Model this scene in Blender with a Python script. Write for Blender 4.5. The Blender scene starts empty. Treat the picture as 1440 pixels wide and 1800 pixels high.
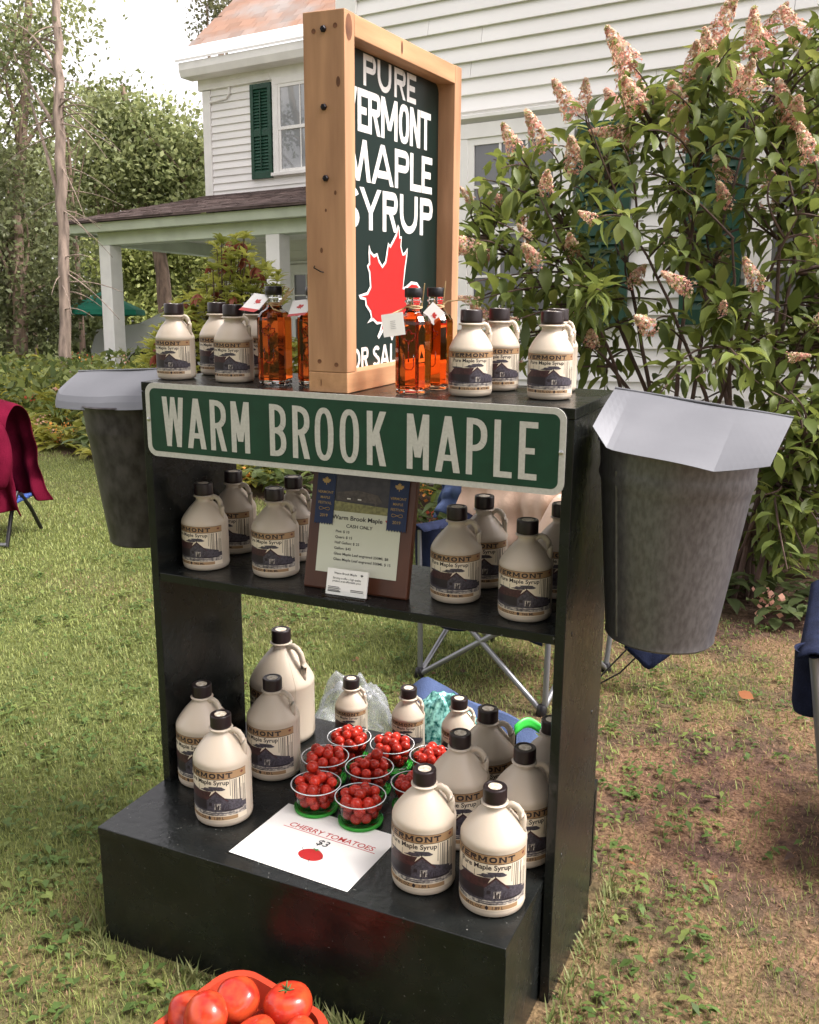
import bpy, bmesh, math, random
import numpy as np
from mathutils import Matrix, Vector
from mathutils.geometry import tessellate_polygon

random.seed(7); RNG = np.random.default_rng(11)
scene = bpy.context.scene
col = scene.collection
R = math.radians

# ------------------------------------------------------------------ camera, sky, sun, exposure
FPX, IMW, IMH = 1718.5, 1440.0, 1800.0
CAM_S = Vector((0.889, -1.612, 1.3931))            # camera in the stand's own frame
YAW, PIT_S, ROL_S, PIT_W = -0.4283, -0.2376, 0.0065, -R(10.0)

def basis(yaw, pit, rol):
    F = Vector((math.sin(yaw)*math.cos(pit), math.cos(yaw)*math.cos(pit), math.sin(pit)))
    Rt = Vector((math.cos(yaw), -math.sin(yaw), 0)); U = Rt.cross(F)
    R2 = Rt*math.cos(rol) + U*math.sin(rol); U2 = U*math.cos(rol) - Rt*math.sin(rol)
    return Matrix((R2, U2, F)).transposed()
BW = basis(YAW, PIT_W, 0.0)
TS3 = BW @ basis(YAW, PIT_S, ROL_S).transposed()   # the stand leans with the sloping lawn
TS = TS3.to_4x4()
CAM = TS3 @ CAM_S
cam_data = bpy.data.cameras.new('camera'); cam = bpy.data.objects.new('camera', cam_data); col.objects.link(cam)
cam_data.sensor_fit = 'HORIZONTAL'; cam_data.sensor_width = 36.0; cam_data.lens = FPX/IMW*36.0
cam_data.clip_start = 0.05; cam_data.clip_end = 2000
cm = Matrix((BW.col[0], BW.col[1], -BW.col[2])).transposed().to_4x4(); cm.translation = CAM
cam.matrix_world = cm
scene.camera = cam
scene.render.resolution_x, scene.render.resolution_y = 819, 1024

SUN_ELEV, SUN_AZ = R(57), R(84)                    # azimuth from +Y towards +X
world = bpy.data.worlds.new('World'); scene.world = world; world.use_nodes = True
wn = world.node_tree.nodes; wl = world.node_tree.links
for n in list(wn): wn.remove(n)
sky = wn.new('ShaderNodeTexSky'); sky.sky_type = 'NISHITA'; sky.sun_disc = False
sky.sun_elevation = SUN_ELEV; sky.sun_rotation = SUN_AZ; sky.air_density = 1.0; sky.dust_density = 4.0; sky.ozone_density = 1.0
hs = wn.new('ShaderNodeHueSaturation'); hs.inputs['Saturation'].default_value = 0.12; hs.inputs['Value'].default_value = 1.0
bg = wn.new('ShaderNodeBackground'); bg.inputs['Strength'].default_value = 0.15
wo = wn.new('ShaderNodeOutputWorld')
wm = wn.new('ShaderNodeMix'); wm.data_type = 'RGBA'; wm.blend_type = 'MULTIPLY'; wm.inputs[0].default_value = 1.0; wm.inputs[7].default_value = (1.07, 1.0, 1.0, 1)
wl.new(sky.outputs[0], hs.inputs['Color']); wl.new(hs.outputs[0], wm.inputs[6]); wl.new(wm.outputs[2], bg.inputs[0]); wl.new(bg.outputs[0], wo.inputs[0])
sun_data = bpy.data.lights.new('sun', 'SUN'); sun = bpy.data.objects.new('sun', sun_data); col.objects.link(sun)
sun_data.energy = 1.5; sun_data.angle = R(14); sun_data.color = (1.0, 0.95, 0.88)
sd = Vector((math.sin(SUN_AZ)*math.cos(SUN_ELEV), math.cos(SUN_AZ)*math.cos(SUN_ELEV), math.sin(SUN_ELEV)))
sun.rotation_euler = sd.to_track_quat('Z', 'Y').to_euler(); sun.location = sd*30
vs = scene.view_settings; vs.view_transform = 'Standard'; vs.look = 'None'; vs.gamma = 1.0; vs.use_curve_mapping = False
vs.exposure = 1.62
scene.cycles.max_bounces = 10; scene.cycles.transparent_max_bounces = 12; scene.cycles.transmission_bounces = 10
scene.cycles.use_denoising = True

# ------------------------------------------------------------------ helpers
def ray(x, y):
    return BW @ Vector(((x-720)/FPX, -(y-900)/FPX, 1.0))
def PX(x, y, depth):                                # a point in the place, metres in front of the photographer
    return CAM + ray(x, y)*depth
def ground_z(x, y):
    p = -0.0320*x + 0.0548*y
    return 0.55*np.tanh(p/0.55)
def on_ground(x, y, z=0.0): return Vector((x, y, float(ground_z(x, y)) + z))
def S(x, y, z, rz=0.0):                             # a place on the stand
    return TS @ Matrix.Translation((x, y, z)) @ Matrix.Rotation(rz, 4, 'Z')

class MB:
    def __init__(s): s.v = []; s.f = []; s.m = []
    def add(s, vs, fs, mi=0):
        n = len(s.v); s.v += [tuple(v) for v in vs]; s.f += [tuple(i+n for i in f) for f in fs]; s.m += [mi]*len(fs); return s
    def box(s, x0, x1, y0, y1, z0, z1, mi=0):
        vs = [(x, y, z) for z in (z0, z1) for y in (y0, y1) for x in (x0, x1)]
        return s.add(vs, [(0,2,3,1),(4,5,7,6),(0,1,5,4),(2,6,7,3),(0,4,6,2),(1,3,7,5)], mi)
    def tube(s, pts, r, n=8, mi=0, caps=True, flat=1.0):
        pts = [Vector(p) for p in pts]; k = len(pts)
        rs = r if isinstance(r, (list, tuple)) else [r]*k
        t0 = (pts[1]-pts[0]).normalized()
        a = Vector((0,0,1)) if abs(t0.z) < .9 else Vector((1,0,0))
        u = (a - t0*a.dot(t0)).normalized(); vs = []; fs = []
        for i, p in enumerate(pts):
            t = (pts[min(i+1,k-1)]-pts[max(i-1,0)]).normalized()
            u = (u - t*u.dot(t)).normalized(); w = t.cross(u)
            for j in range(n):
                an = 2*math.pi*j/n
                vs.append(p + u*math.cos(an)*rs[i] + w*math.sin(an)*rs[i]*flat)
        for i in range(k-1):
            for j in range(n):
                fs.append((i*n+j, i*n+(j+1)%n, (i+1)*n+(j+1)%n, (i+1)*n+j))
        if caps: fs.append(tuple(range(n-1,-1,-1))); fs.append(tuple((k-1)*n+j for j in range(n)))
        return s.add(vs, fs, mi)
    def lathe(s, prof, n=40, mi=0, sq=None):
        vs = []; fs = []
        for r, z in prof:
            for j in range(n):
                a = 2*math.pi*j/n; vs.append((r*math.cos(a), r*math.sin(a), z))
        for i in range(len(prof)-1):
            for j in range(n): fs.append((i*n+j, i*n+(j+1)%n, (i+1)*n+(j+1)%n, (i+1)*n+j))
        if prof[0][0] > 1e-6: fs.append(tuple(range(n-1,-1,-1)))
        if prof[-1][0] > 1e-6: fs.append(tuple((len(prof)-1)*n+j for j in range(n)))
        return s.add(vs, fs, mi)
    def prism(s, sec, a, b, axis=0, mi=0):           # section polygon (2D) swept along an axis
        n = len(sec); vs = []
        for t in (a, b):
            for p, q in sec:
                vs.append({0:(t,p,q), 1:(p,t,q), 2:(p,q,t)}[axis])
        fs = [(i, (i+1)%n, (i+1)%n+n, i+n) for i in range(n)] + [tuple(range(n-1,-1,-1)), tuple(range(n, 2*n))]
        return s.add(vs, fs, mi)
    def data(s, name, mats, smooth=False, sharp=None):
        me = bpy.data.meshes.new(name); me.from_pydata(s.v, [], s.f)
        for m in (mats if isinstance(mats, (list, tuple)) else [mats]): me.materials.append(m)
        me.polygons.foreach_set('material_index', s.m)
        bm = bmesh.new(); bm.from_mesh(me); bmesh.ops.recalc_face_normals(bm, faces=bm.faces)
        for f in bm.faces: f.smooth = smooth
        if smooth and sharp:
            for e in bm.edges:
                if len(e.link_faces) == 2 and e.calc_face_angle(0) > sharp: e.smooth = False
        bm.to_mesh(me); bm.free()
        return me
    def build(s, name, mats, parent=None, smooth=False, sharp=R(40), M=None, bevel=0):
        return link(name, s.data(name, mats, smooth, sharp), parent, M, bevel)

def link(name, me, parent=None, M=None, bevel=0):
    o = bpy.data.objects.new(name, me); col.objects.link(o)
    if parent is not None: o.parent = parent
    if M is not None: o.matrix_local = M
    if bevel:
        b = o.modifiers.new('edge', 'BEVEL'); b.width = bevel; b.segments = 2; b.limit_method = 'ANGLE'; b.angle_limit = R(50)
    return o
def tag(o, label=None, cat=None, group=None, kind=None):
    if label: o['label'] = label
    if cat: o['category'] = cat
    if group: o['group'] = group
    if kind: o['kind'] = kind
    return o
def thing(name, label, cat, M, group=None):
    o = bpy.data.objects.new(name, None); col.objects.link(o); o.empty_display_size = .05
    o.matrix_world = M
    return tag(o, label, cat, group)
def np_mesh(name, V, F, mats, smooth=False, cols=None):
    """V (n,3), F (m,k) arrays of equal face size"""
    me = bpy.data.meshes.new(name); n, (m, k) = len(V), F.shape
    me.vertices.add(n); me.vertices.foreach_set('co', np.asarray(V, np.float32).ravel())
    me.loops.add(m*k); me.loops.foreach_set('vertex_index', F.astype(np.int32).ravel())
    me.polygons.add(m); me.polygons.foreach_set('loop_start', np.arange(0, m*k, k, dtype=np.int32))
    try: me.polygons.foreach_set('loop_total', np.full(m, k, np.int32))
    except Exception: pass
    me.update(calc_edges=True)
    if smooth: me.polygons.foreach_set('use_smooth', np.ones(m, bool))
    if cols is not None:
        at = me.attributes.new('tint', 'FLOAT_COLOR', 'POINT')
        c4 = np.ones((n, 4), np.float32); c4[:, :3] = cols; at.data.foreach_set('color', c4.ravel())
    for mm in (mats if isinstance(mats, (list, tuple)) else [mats]): me.materials.append(mm)
    return me

# ------------------------------------------------------------------ materials
def mat(name, c, rough=.5, metal=0.0, var=0.0, vscale=8.0, bump=0.0, bscale=60.0, rnd=0.0, spec=0.5, coat=0.0, stretch=None, c2=None, trans=0.0,
        ior=1.45, sheen=0.0, sub=0.0, detail=4.0, rvar=0.0, alpha=1.0, lo=.35, hi=.65, world_co=False, specks=0.0):
    m = bpy.data.materials.new(name); m.use_nodes = True; nt = m.node_tree; N = nt.nodes; L = nt.links
    b = N['Principled BSDF']; b.inputs['Roughness'].default_value = rough; b.inputs['Metallic'].default_value = metal
    b.inputs['Specular IOR Level'].default_value = spec; b.inputs['Coat Weight'].default_value = coat
    b.inputs['Transmission Weight'].default_value = trans; b.inputs['IOR'].default_value = ior
    b.inputs['Sheen Weight'].default_value = sheen; b.inputs['Alpha'].default_value = alpha
    if sub: b.inputs['Subsurface Weight'].default_value = sub; b.inputs['Subsurface Radius'].default_value = (.01,.006,.004)
    b.inputs['Base Color'].default_value = (*c, 1)
    src = None
    tc = N.new('ShaderNodeTexCoord'); mp = N.new('ShaderNodeMapping'); L.new(N.new('ShaderNodeNewGeometry').outputs['Position'] if world_co else tc.outputs['Object'], mp.inputs[0])
    if stretch: mp.inputs['Scale'].default_value = stretch
    if var or c2:
        nz = N.new('ShaderNodeTexNoise'); nz.inputs['Scale'].default_value = vscale; nz.inputs['Detail'].default_value = detail
        L.new(mp.outputs[0], nz.inputs[0])
        cr = N.new('ShaderNodeValToRGB'); L.new(nz.outputs[0], cr.inputs[0])
        a = tuple(x*(1-var) for x in c); d = c2 if c2 else tuple(min(1, x*(1+var)) for x in c)
        cr.color_ramp.elements[0].color = (*a, 1); cr.color_ramp.elements[1].color = (*d, 1)
        cr.color_ramp.elements[0].position = lo; cr.color_ramp.elements[1].position = hi
        src = cr.outputs[0]
        if rvar:
            mr = N.new('ShaderNodeMapRange'); L.new(nz.outputs[0], mr.inputs[0])
            mr.inputs[3].default_value = max(0.02, rough-rvar); mr.inputs[4].default_value = min(1, rough+rvar); L.new(mr.outputs[0], b.inputs['Roughness'])
    if rnd:
        oi = N.new('ShaderNodeObjectInfo'); hv = N.new('ShaderNodeHueSaturation')
        mr = N.new('ShaderNodeMapRange'); L.new(oi.outputs['Random'], mr.inputs[0]); mr.inputs[3].default_value = 1-rnd; mr.inputs[4].default_value = 1+rnd
        L.new(mr.outputs[0], hv.inputs['Value'])
        if src: L.new(src, hv.inputs['Color'])
        else: hv.inputs['Color'].default_value = (*c, 1)
        src = hv.outputs[0]
    if specks:
        sn = N.new('ShaderNodeTexNoise'); sn.inputs['Scale'].default_value = 170; sn.inputs['Detail'].default_value = 2; L.new(tc.outputs['Object'], sn.inputs[0])
        sr = N.new('ShaderNodeValToRGB'); L.new(sn.outputs[0], sr.inputs[0]); sr.color_ramp.elements[0].position = .735; sr.color_ramp.elements[1].position = .765
        sx = N.new('ShaderNodeMix'); sx.data_type = 'RGBA'; L.new(sr.outputs[0], sx.inputs[0]); L.new(src, sx.inputs[6]); sx.inputs[7].default_value = (specks, specks, specks*.9, 1); src = sx.outputs[2]
    if src: L.new(src, b.inputs['Base Color'])
    if bump:
        bn = N.new('ShaderNodeTexNoise'); bn.inputs['Scale'].default_value = bscale; bn.inputs['Detail'].default_value = 5
        L.new(mp.outputs[0], bn.inputs[0]); bu = N.new('ShaderNodeBump'); bu.inputs['Strength'].default_value = bump; bu.inputs['Distance'].default_value = .01
        L.new(bn.outputs[0], bu.inputs['Height']); L.new(bu.outputs[0], b.inputs['Normal'])
    return m

def leaf_mat(name, rough=.5, trans=.35, spec=.35, attr='tint', c=None, rnd=0.0):
    """leaf: colour from the leaf's own tint attribute (or a plain colour), part of the light passes through"""
    m = bpy.data.materials.new(name); m.use_nodes = True; nt = m.node_tree; N = nt.nodes; L = nt.links
    b = N['Principled BSDF']; b.inputs['Roughness'].default_value = rough; b.inputs['Specular IOR Level'].default_value = spec
    tr = N.new('ShaderNodeBsdfTranslucent'); mx = N.new('ShaderNodeMixShader'); mx.inputs[0].default_value = trans
    if c is None:
        at = N.new('ShaderNodeAttribute'); at.attribute_name = attr; src = at.outputs['Color']
    else:
        rgb = N.new('ShaderNodeRGB'); rgb.outputs[0].default_value = (*c, 1); src = rgb.outputs[0]
        if rnd:
            oi = N.new('ShaderNodeObjectInfo'); hv = N.new('ShaderNodeHueSaturation'); mr = N.new('ShaderNodeMapRange')
            L.new(oi.outputs['Random'], mr.inputs[0]); mr.inputs[3].default_value = 1-rnd; mr.inputs[4].default_value = 1+rnd
            L.new(mr.outputs[0], hv.inputs['Value']); L.new(src, hv.inputs['Color']); src = hv.outputs[0]
    hv2 = N.new('ShaderNodeHueSaturation'); hv2.inputs['Hue'].default_value = .485; hv2.inputs['Value'].default_value = 1.5; L.new(src, hv2.inputs['Color'])
    L.new(src, b.inputs['Base Color']); L.new(hv2.outputs[0], tr.inputs[0])
    L.new(b.outputs[0], mx.inputs[1]); L.new(tr.outputs[0], mx.inputs[2]); L.new(mx.outputs[0], N['Material Output'].inputs[0])
    return m

M_STAND = mat('dark_green_paint', (.0085,.0098,.0095), .26, var=.25, vscale=14, bump=.14, bscale=55, rvar=.10, spec=.45, specks=.16)
M_STANDTOP = M_STAND
M_WHITE = mat('white_paint', (.84,.83,.80), .55, var=.05, vscale=5, bump=.05, bscale=40)
M_CLAP = mat('white_clapboard_paint', (.86,.85,.83), .6, var=.05, vscale=3, bump=.06, bscale=30, rnd=.035, stretch=(.25,1,1))
M_PORCH = mat('pale_green_white_paint', (.60,.66,.54), .6, var=.08, vscale=4, bump=.06)
M_SHUTTER = mat('green_shutter_paint', (.010,.056,.032), .45, var=.15, vscale=10)
M_GLASSWIN = mat('window_pane', (.10,.105,.11), .04, spec=.9, var=.1, vscale=.8, c2=(.17,.17,.17))
M_GLASSPALE = mat('painted_reflection_pane', (.30,.32,.33), .03, spec=1.0, var=.15, vscale=1.2, c2=(.50,.51,.52), detail=2)  # pale grey stands in for sky and trees reflected in the pane
M_PINE = mat('pine_wood', (.42,.225,.120), .55, var=.16, vscale=5, bump=.06, bscale=30, stretch=(6,6,.7), c2=(.50,.28,.150))
M_PINE_H = mat('pine_wood_rail', (.48,.26,.130), .55, var=.16, vscale=5, bump=.06, bscale=30, stretch=(6,.7,6), c2=(.56,.315,.165))
M_KNOT = mat('pine_knot', (.16,.065,.03), .6, var=.3, vscale=40)
M_DARKMETAL = mat('blackened_screw', (.02,.018,.022), .35, metal=.7)
M_STEEL = mat('zinc_steel', (.55,.55,.56), .35, metal=1)
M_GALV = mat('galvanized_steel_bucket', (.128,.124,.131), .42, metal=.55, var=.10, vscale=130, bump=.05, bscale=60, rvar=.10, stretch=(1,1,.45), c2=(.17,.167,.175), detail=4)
M_GALV_SHADED = mat('shade_darkened_bucket', (.040,.035,.038), .5, metal=.4, var=.25, vscale=40, bump=.06, bscale=40, rvar=.12, stretch=(1,1,.6), c2=(.082,.074,.078), detail=10)  # bucket steel again, its colour darkened to stand in for shade
M_LID = mat('galvanized_lid', (.135,.14,.155), .5, metal=.3, var=.07, vscale=5, bump=.02, bscale=12, c2=(.162,.167,.182), detail=7)
M_CREAM = mat('cream_plastic', (.50,.43,.345), .40, rnd=.05, var=.02, vscale=10, bump=.02, bscale=300, sub=.15)
M_CAP = mat('brown_black_cap', (.016,.009,.010), .32)
M_SEAL = mat('cap_sticker', (.62,.50,.34), .5, var=.35, vscale=160, c2=(.75,.70,.6))
LBL = [mat('label_paper', (.70,.62,.49), .5), mat('label_tan', (.33,.205,.105), .5), mat('label_ink', (.020,.014,.018), .5),
       mat('label_grey', (.055,.048,.062), .5, var=.4, vscale=250), mat('label_roof', (.048,.018,.020), .5, var=.3, vscale=200),
       mat('label_snow', (.22,.20,.21), .5, var=.5, vscale=160, c2=(.55,.50,.43)), mat('label_leaf', (.14,.03,.022), .5)]
M_SIGNGREEN = mat('sign_green_sheeting', (.008,.046,.026), .4, var=.12, vscale=30)
M_REFLECT = mat('reflective_white_sheeting', (.52,.52,.48), .4, var=.06, vscale=200)
M_BOARD = mat('dark_green_board', (.0035,.014,.012), .3, var=.1, vscale=6, spec=.3)
M_SIGNWHITE = mat('sign_white_vinyl', (.72,.71,.68), .3)
M_SIGNRED = mat('sign_red_vinyl', (.40,.010,.010), .32)
M_SYRUP = mat('amber_syrup_glass', (.72,.125,.018), .03, trans=1.0, ior=1.40)
M_CLEAR = mat('clear_glass', (.93,.93,.9), .02, trans=1.0, ior=1.45)
M_BLACK = mat('black_plastic', (.012,.011,.013), .35)
M_PAPER = mat('white_card', (.80,.79,.76), .6)
M_RED = mat('red_print', (.48,.035,.03), .5)
M_RAFFIA = mat('raffia', (.50,.36,.19), .7, var=.2, vscale=80)
M_INK = mat('black_print', (.02,.02,.022), .5)
M_TOM = mat('tomato_skin', (.40,.016,.011), .2, rnd=.30, var=.10, vscale=2.5, spec=.5, c2=(.52,.035,.014))
M_BIGTOM = mat('large_tomato_skin', (.38,.020,.012), .22, rnd=.12, var=.12, vscale=1.6, c2=(.46,.055,.017))
M_STALK = mat('tomato_stalk', (.06,.10,.025), .7, var=.3, vscale=60)
M_TRAY = mat('red_plastic_tray', (.40,.045,.02), .4)
M_CLEARPL = mat('clear_plastic', (.93,.95,.95), .06, trans=1.0, ior=1.12)
M_GREENLID = mat('green_plastic_lid', (.05,.42,.05), .25, trans=.35, ior=1.3)
M_DKWOOD = mat('dark_stained_wood', (.085,.030,.016), .35, var=.35, vscale=8, stretch=(1,1,.25), bump=.04)
M_RIBBON = mat('blue_ribbon', (.010,.024,.085), .5, bump=.1, bscale=400)
M_GOLD = mat('gold_print', (.46,.30,.10), .4)
M_PRICEPAPER = mat('pale_price_paper', (.62,.63,.52), .5)
M_NAVY = mat('navy_fabric', (.010,.014,.034), .9, var=.25, vscale=20, bump=.25, bscale=250, spec=.15)
M_BLUE = mat('blue_canvas', (.050,.078,.17), .8, var=.2, vscale=12, bump=.2, bscale=250)
M_PEACH = mat('peach_cotton', (.62,.44,.33), .85, var=.10, vscale=6, bump=.2, bscale=120, sheen=.2)
M_MAROON = mat('maroon_fleece', (.095,.005,.018), 1.0, var=.25, vscale=7, bump=.25, bscale=140, spec=.05)
M_TUBE = mat('grey_tube', (.24,.245,.26), .35, metal=.6)
M_GREYBAG = mat('grey_plastic_film', (.40,.42,.45), .2, alpha=.36, var=.25, vscale=14, spec=.6)
M_TEAL = mat('teal_sequins', (.01,.26,.24), .18, metal=.5, rnd=.0, var=.6, vscale=90, c2=(.35,.75,.68))
M_BARK = mat('bark', (.165,.115,.085), .9, var=.4, vscale=6, bump=.6, bscale=25, stretch=(3,3,.5))
M_BARKPALE = mat('pale_weathered_bark', (.235,.18,.145), .9, var=.35, vscale=5, bump=.5, bscale=25, stretch=(4,4,.5))
M_TWIG = mat('shrub_stem', (.075,.045,.035), .8, var=.3, vscale=20)
M_BRICK = mat('red_brick', (.28,.10,.065), .85, var=.25, vscale=20, rnd=.2)
M_MORTAR = mat('mortar', (.42,.39,.35), .9)
M_SLATE = mat('roof_slate', (.30,.175,.12), .75, var=.05, vscale=1.6, rnd=.14, c2=(.27,.235,.215), lo=.40, hi=.62, world_co=True, detail=6)
M_SHINGLE = mat('brown_shingle', (.105,.075,.068), .9, var=.35, vscale=6, bump=.3)
M_STONE = mat('foundation_stone', (.30,.28,.26), .9, var=.3, vscale=6)
M_CARWHITE = mat('white_car_paint', (.78,.79,.80), .25, coat=.5)
M_TYRE = mat('tyre_rubber', (.02,.02,.02), .8)
M_UMB = mat('green_umbrella_canvas', (.012,.22,.14), .7)
M_LEAF = leaf_mat('leaf')
M_GRASS = leaf_mat('grass_blade', rough=.55, trans=.3, spec=.3)
M_PETAL = leaf_mat('petal', rough=.6, trans=.3, spec=.2)

# ------------------------------------------------------------------ ground
def bed_edge(x): return 4.4 - 0.353*(x+5.0)
def nonuni(a, n):
    t = np.linspace(-1, 1, n); return a*np.sinh(5.2*t)/np.sinh(5.2)
def vnoise(x, y, s, seed=0):
    """smooth value noise, 0..1"""
    x = np.asarray(x)*s + 57.3*seed + 1000; y = np.asarray(y)*s + 31.7*seed + 1000
    xi = np.floor(x); yi = np.floor(y); fx = x-xi; fy = y-yi; fx = fx*fx*(3-2*fx); fy = fy*fy*(3-2*fy)
    h = lambda a, b: np.modf(np.abs(np.sin(a*127.1+b*311.7+seed*74.7)*43758.5453))[0]
    return (h(xi,yi)*(1-fx)+h(xi+1,yi)*fx)*(1-fy) + (h(xi,yi+1)*(1-fx)+h(xi+1,yi+1)*fx)*fy
def fbm(x, y, s, seed=0): return .55*vnoise(x,y,s,seed)+.3*vnoise(x,y,2.1*s,seed+1)+.15*vnoise(x,y,4.3*s,seed+2)
def dryness(x, y):
    """0 lush lawn .. 1 bare trodden earth: worn around the right of the stand"""
    w = 1/(1+np.exp(-(np.asarray(x)-0.35 + 0.18*np.asarray(y))/0.28))
    wl = .34*np.exp(-((np.asarray(x)+.75)/.55)**2-((np.asarray(y)+.35)/.55)**2)
    back = np.exp(-((np.asarray(x)-.2)/.6)**2-((np.asarray(y)-1.0)/.5)**2)*.55
    return np.clip(.76*w + wl + back + 1.0*(fbm(x, y, 1.7, 3)-.52), 0, 1)

gx = nonuni(320, 181); gy = nonuni(320, 181) + 1.0
GX, GY = np.meshgrid(gx, gy); GZ = ground_z(GX, GY)
V = np.stack([GX, GY, GZ], -1).reshape(-1, 3); n = 181
ii = (np.arange(n-1)[:, None]*n + np.arange(n-1)[None, :]).ravel()
F = np.stack([ii, ii+1, ii+n+1, ii+n], 1)

def ground_mat():
    m = bpy.data.materials.new('lawn_soil'); m.use_nodes = True; nt = m.node_tree; N = nt.nodes; L = nt.links
    b = N['Principled BSDF']; b.inputs['Roughness'].default_value = .95; b.inputs['Specular IOR Level'].default_value = .1
    g = N.new('ShaderNodeNewGeometry')
    def noise(sc, det=6):
        t = N.new('ShaderNodeTexNoise'); t.inputs['Scale'].default_value = sc; t.inputs['Detail'].default_value = det; L.new(g.outputs['Position'], t.inputs[0]); return t.outputs[0]
    def ramp(src, a, c, p0, p1):
        r = N.new('ShaderNodeValToRGB'); L.new(src, r.inputs[0]); r.color_ramp.elements[0].color = (*a, 1); r.color_ramp.elements[1].color = (*c, 1)
        r.color_ramp.elements[0].position = p0; r.color_ramp.elements[1].position = p1; return r.outputs[0]
    def mix(f, a, c):
        x = N.new('ShaderNodeMix'); x.data_type = 'RGBA'
        if isinstance(f, float): x.inputs[0].default_value = f
        else: L.new(f, x.inputs[0])
        L.new(a, x.inputs[6]); L.new(c, x.inputs[7]); return x.outputs[2]
    earth = ramp(noise(45), (.040,.024,.020), (.13,.078,.060), .3, .7)
    straw = ramp(noise(120, 3), (.10,.055,.036), (.27,.165,.098), .35, .7)
    green = ramp(noise(60), (.045,.058,.018), (.13,.15,.05), .3, .7)
    at = N.new('ShaderNodeAttribute'); at.attribute_name = 'tint'
    sp = N.new('ShaderNodeSeparateColor'); L.new(at.outputs['Color'], sp.inputs[0])
    es = mix(ramp(noise(7), (0,0,0), (1,1,1), .42, .58), earth, straw)
    c = mix(sp.outputs[0], green, es)
    c2 = mix(sp.outputs[1], c, earth)
    L.new(c2, b.inputs['Base Color'])
    bu = N.new('ShaderNodeBump'); bu.inputs['Strength'].default_value = .7; bu.inputs['Distance'].default_value = .02; L.new(noise(70), bu.inputs['Height']); L.new(bu.outputs[0], b.inputs['Normal'])
    return m
M_GROUND = ground_mat()
tint = np.zeros((len(V), 3)); tint[:, 0] = dryness(V[:, 0], V[:, 1]); tint[:, 1] = (V[:, 1] > bed_edge(V[:, 0])).astype(float)*.9
far = np.hypot(V[:, 0], V[:, 1]) > 16; tint[far] = 0
gm = np_mesh('ground', V, F, M_GROUND, True, tint)
# finer patch near the stand so that the worn areas keep their shape
tag(link('ground', gm), kind='structure')

def grass_field(nb, dmin, dmax, power, hmin, hmax, wbase, half=R(33), seed=1):
    rng = np.random.default_rng(seed)
    u = rng.random(nb); d = (dmin**(2-power) + u*(dmax**(2-power)-dmin**(2-power)))**(1/(2-power))
    a = YAW + (rng.random(nb)*2-1)*half
    x = CAM.x + np.sin(a)*d; y = CAM.y + np.cos(a)*d
    dr = dryness(x, y)
    keep = (y < bed_edge(x) + .15*(rng.random(nb)-.5)) & (rng.random(nb) > .60*np.clip(dr, 0, 1)**1.4)
    inbox = (np.abs(x) < .47) & (y > -.225) & (y < .44); keep &= ~inbox
    x, y, d, dr = x[keep], y[keep], d[keep], dr[keep]; m = len(x)
    z = ground_z(x, y)
    straw = rng.random(m) < (.10 + .62*dr)
    h = hmin + (hmax-hmin)*rng.random(m)**1.6
    h = np.where(straw, h*.6, h)*(.55+.75*fbm(x, y, 2.2, 9))
    lean = np.where(straw, 1.1+.4*rng.random(m), .25+.75*rng.random(m))
    az = rng.random(m)*2*np.pi; w = wbase*(.6+.8*rng.random(m))*np.clip(d/2.4, .7, 2.0)
    dx, dy = np.cos(az), np.sin(az); px, py = -dy, dx
    sl, cl = np.sin(lean*.5), np.cos(lean*.5); s2, c2 = np.sin(lean), np.cos(lean)
    P0 = np.stack([x, y, z-.004], 1); mid = P0 + np.stack([dx*sl, dy*sl, cl], 1)*(h*.55)[:, None]
    tip = mid + np.stack([dx*s2, dy*s2, c2], 1)*(h*.5)[:, None]
    side = np.stack([px, py, np.zeros(m)], 1)*w[:, None]*.5
    V = np.stack([P0-side, P0+side, mid-side*.8, mid+side*.8, tip], 1).reshape(-1, 3)
    b = np.arange(m)[:, None]*5
    F = np.concatenate([b+np.array([0,1,3]), b+np.array([0,3,2]), b+np.array([2,3,4])], 1).reshape(-1, 3)
    g = rng.random(m)[:, None]; patch = fbm(x, y, 1.1, 21)[:, None]
    green = np.array([.135,.175,.045])*(1-g) + np.array([.30,.325,.115])*g
    green = green*(.70+.60*patch)
    st = np.array([.31,.185,.112])*(.40+.85*g)
    c = np.where(straw[:, None], st, green)
    return V, F, np.repeat(c, 5, 0)
V1, F1, C1 = grass_field(560000, .9, 12.5, 1.15, .014, .038, .0027, seed=2)
tag(link('grass', np_mesh('grass', V1, F1, M_GRASS, False, C1)), 'short lawn grass and dry straw around the stand', 'grass', kind='stuff')

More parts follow.
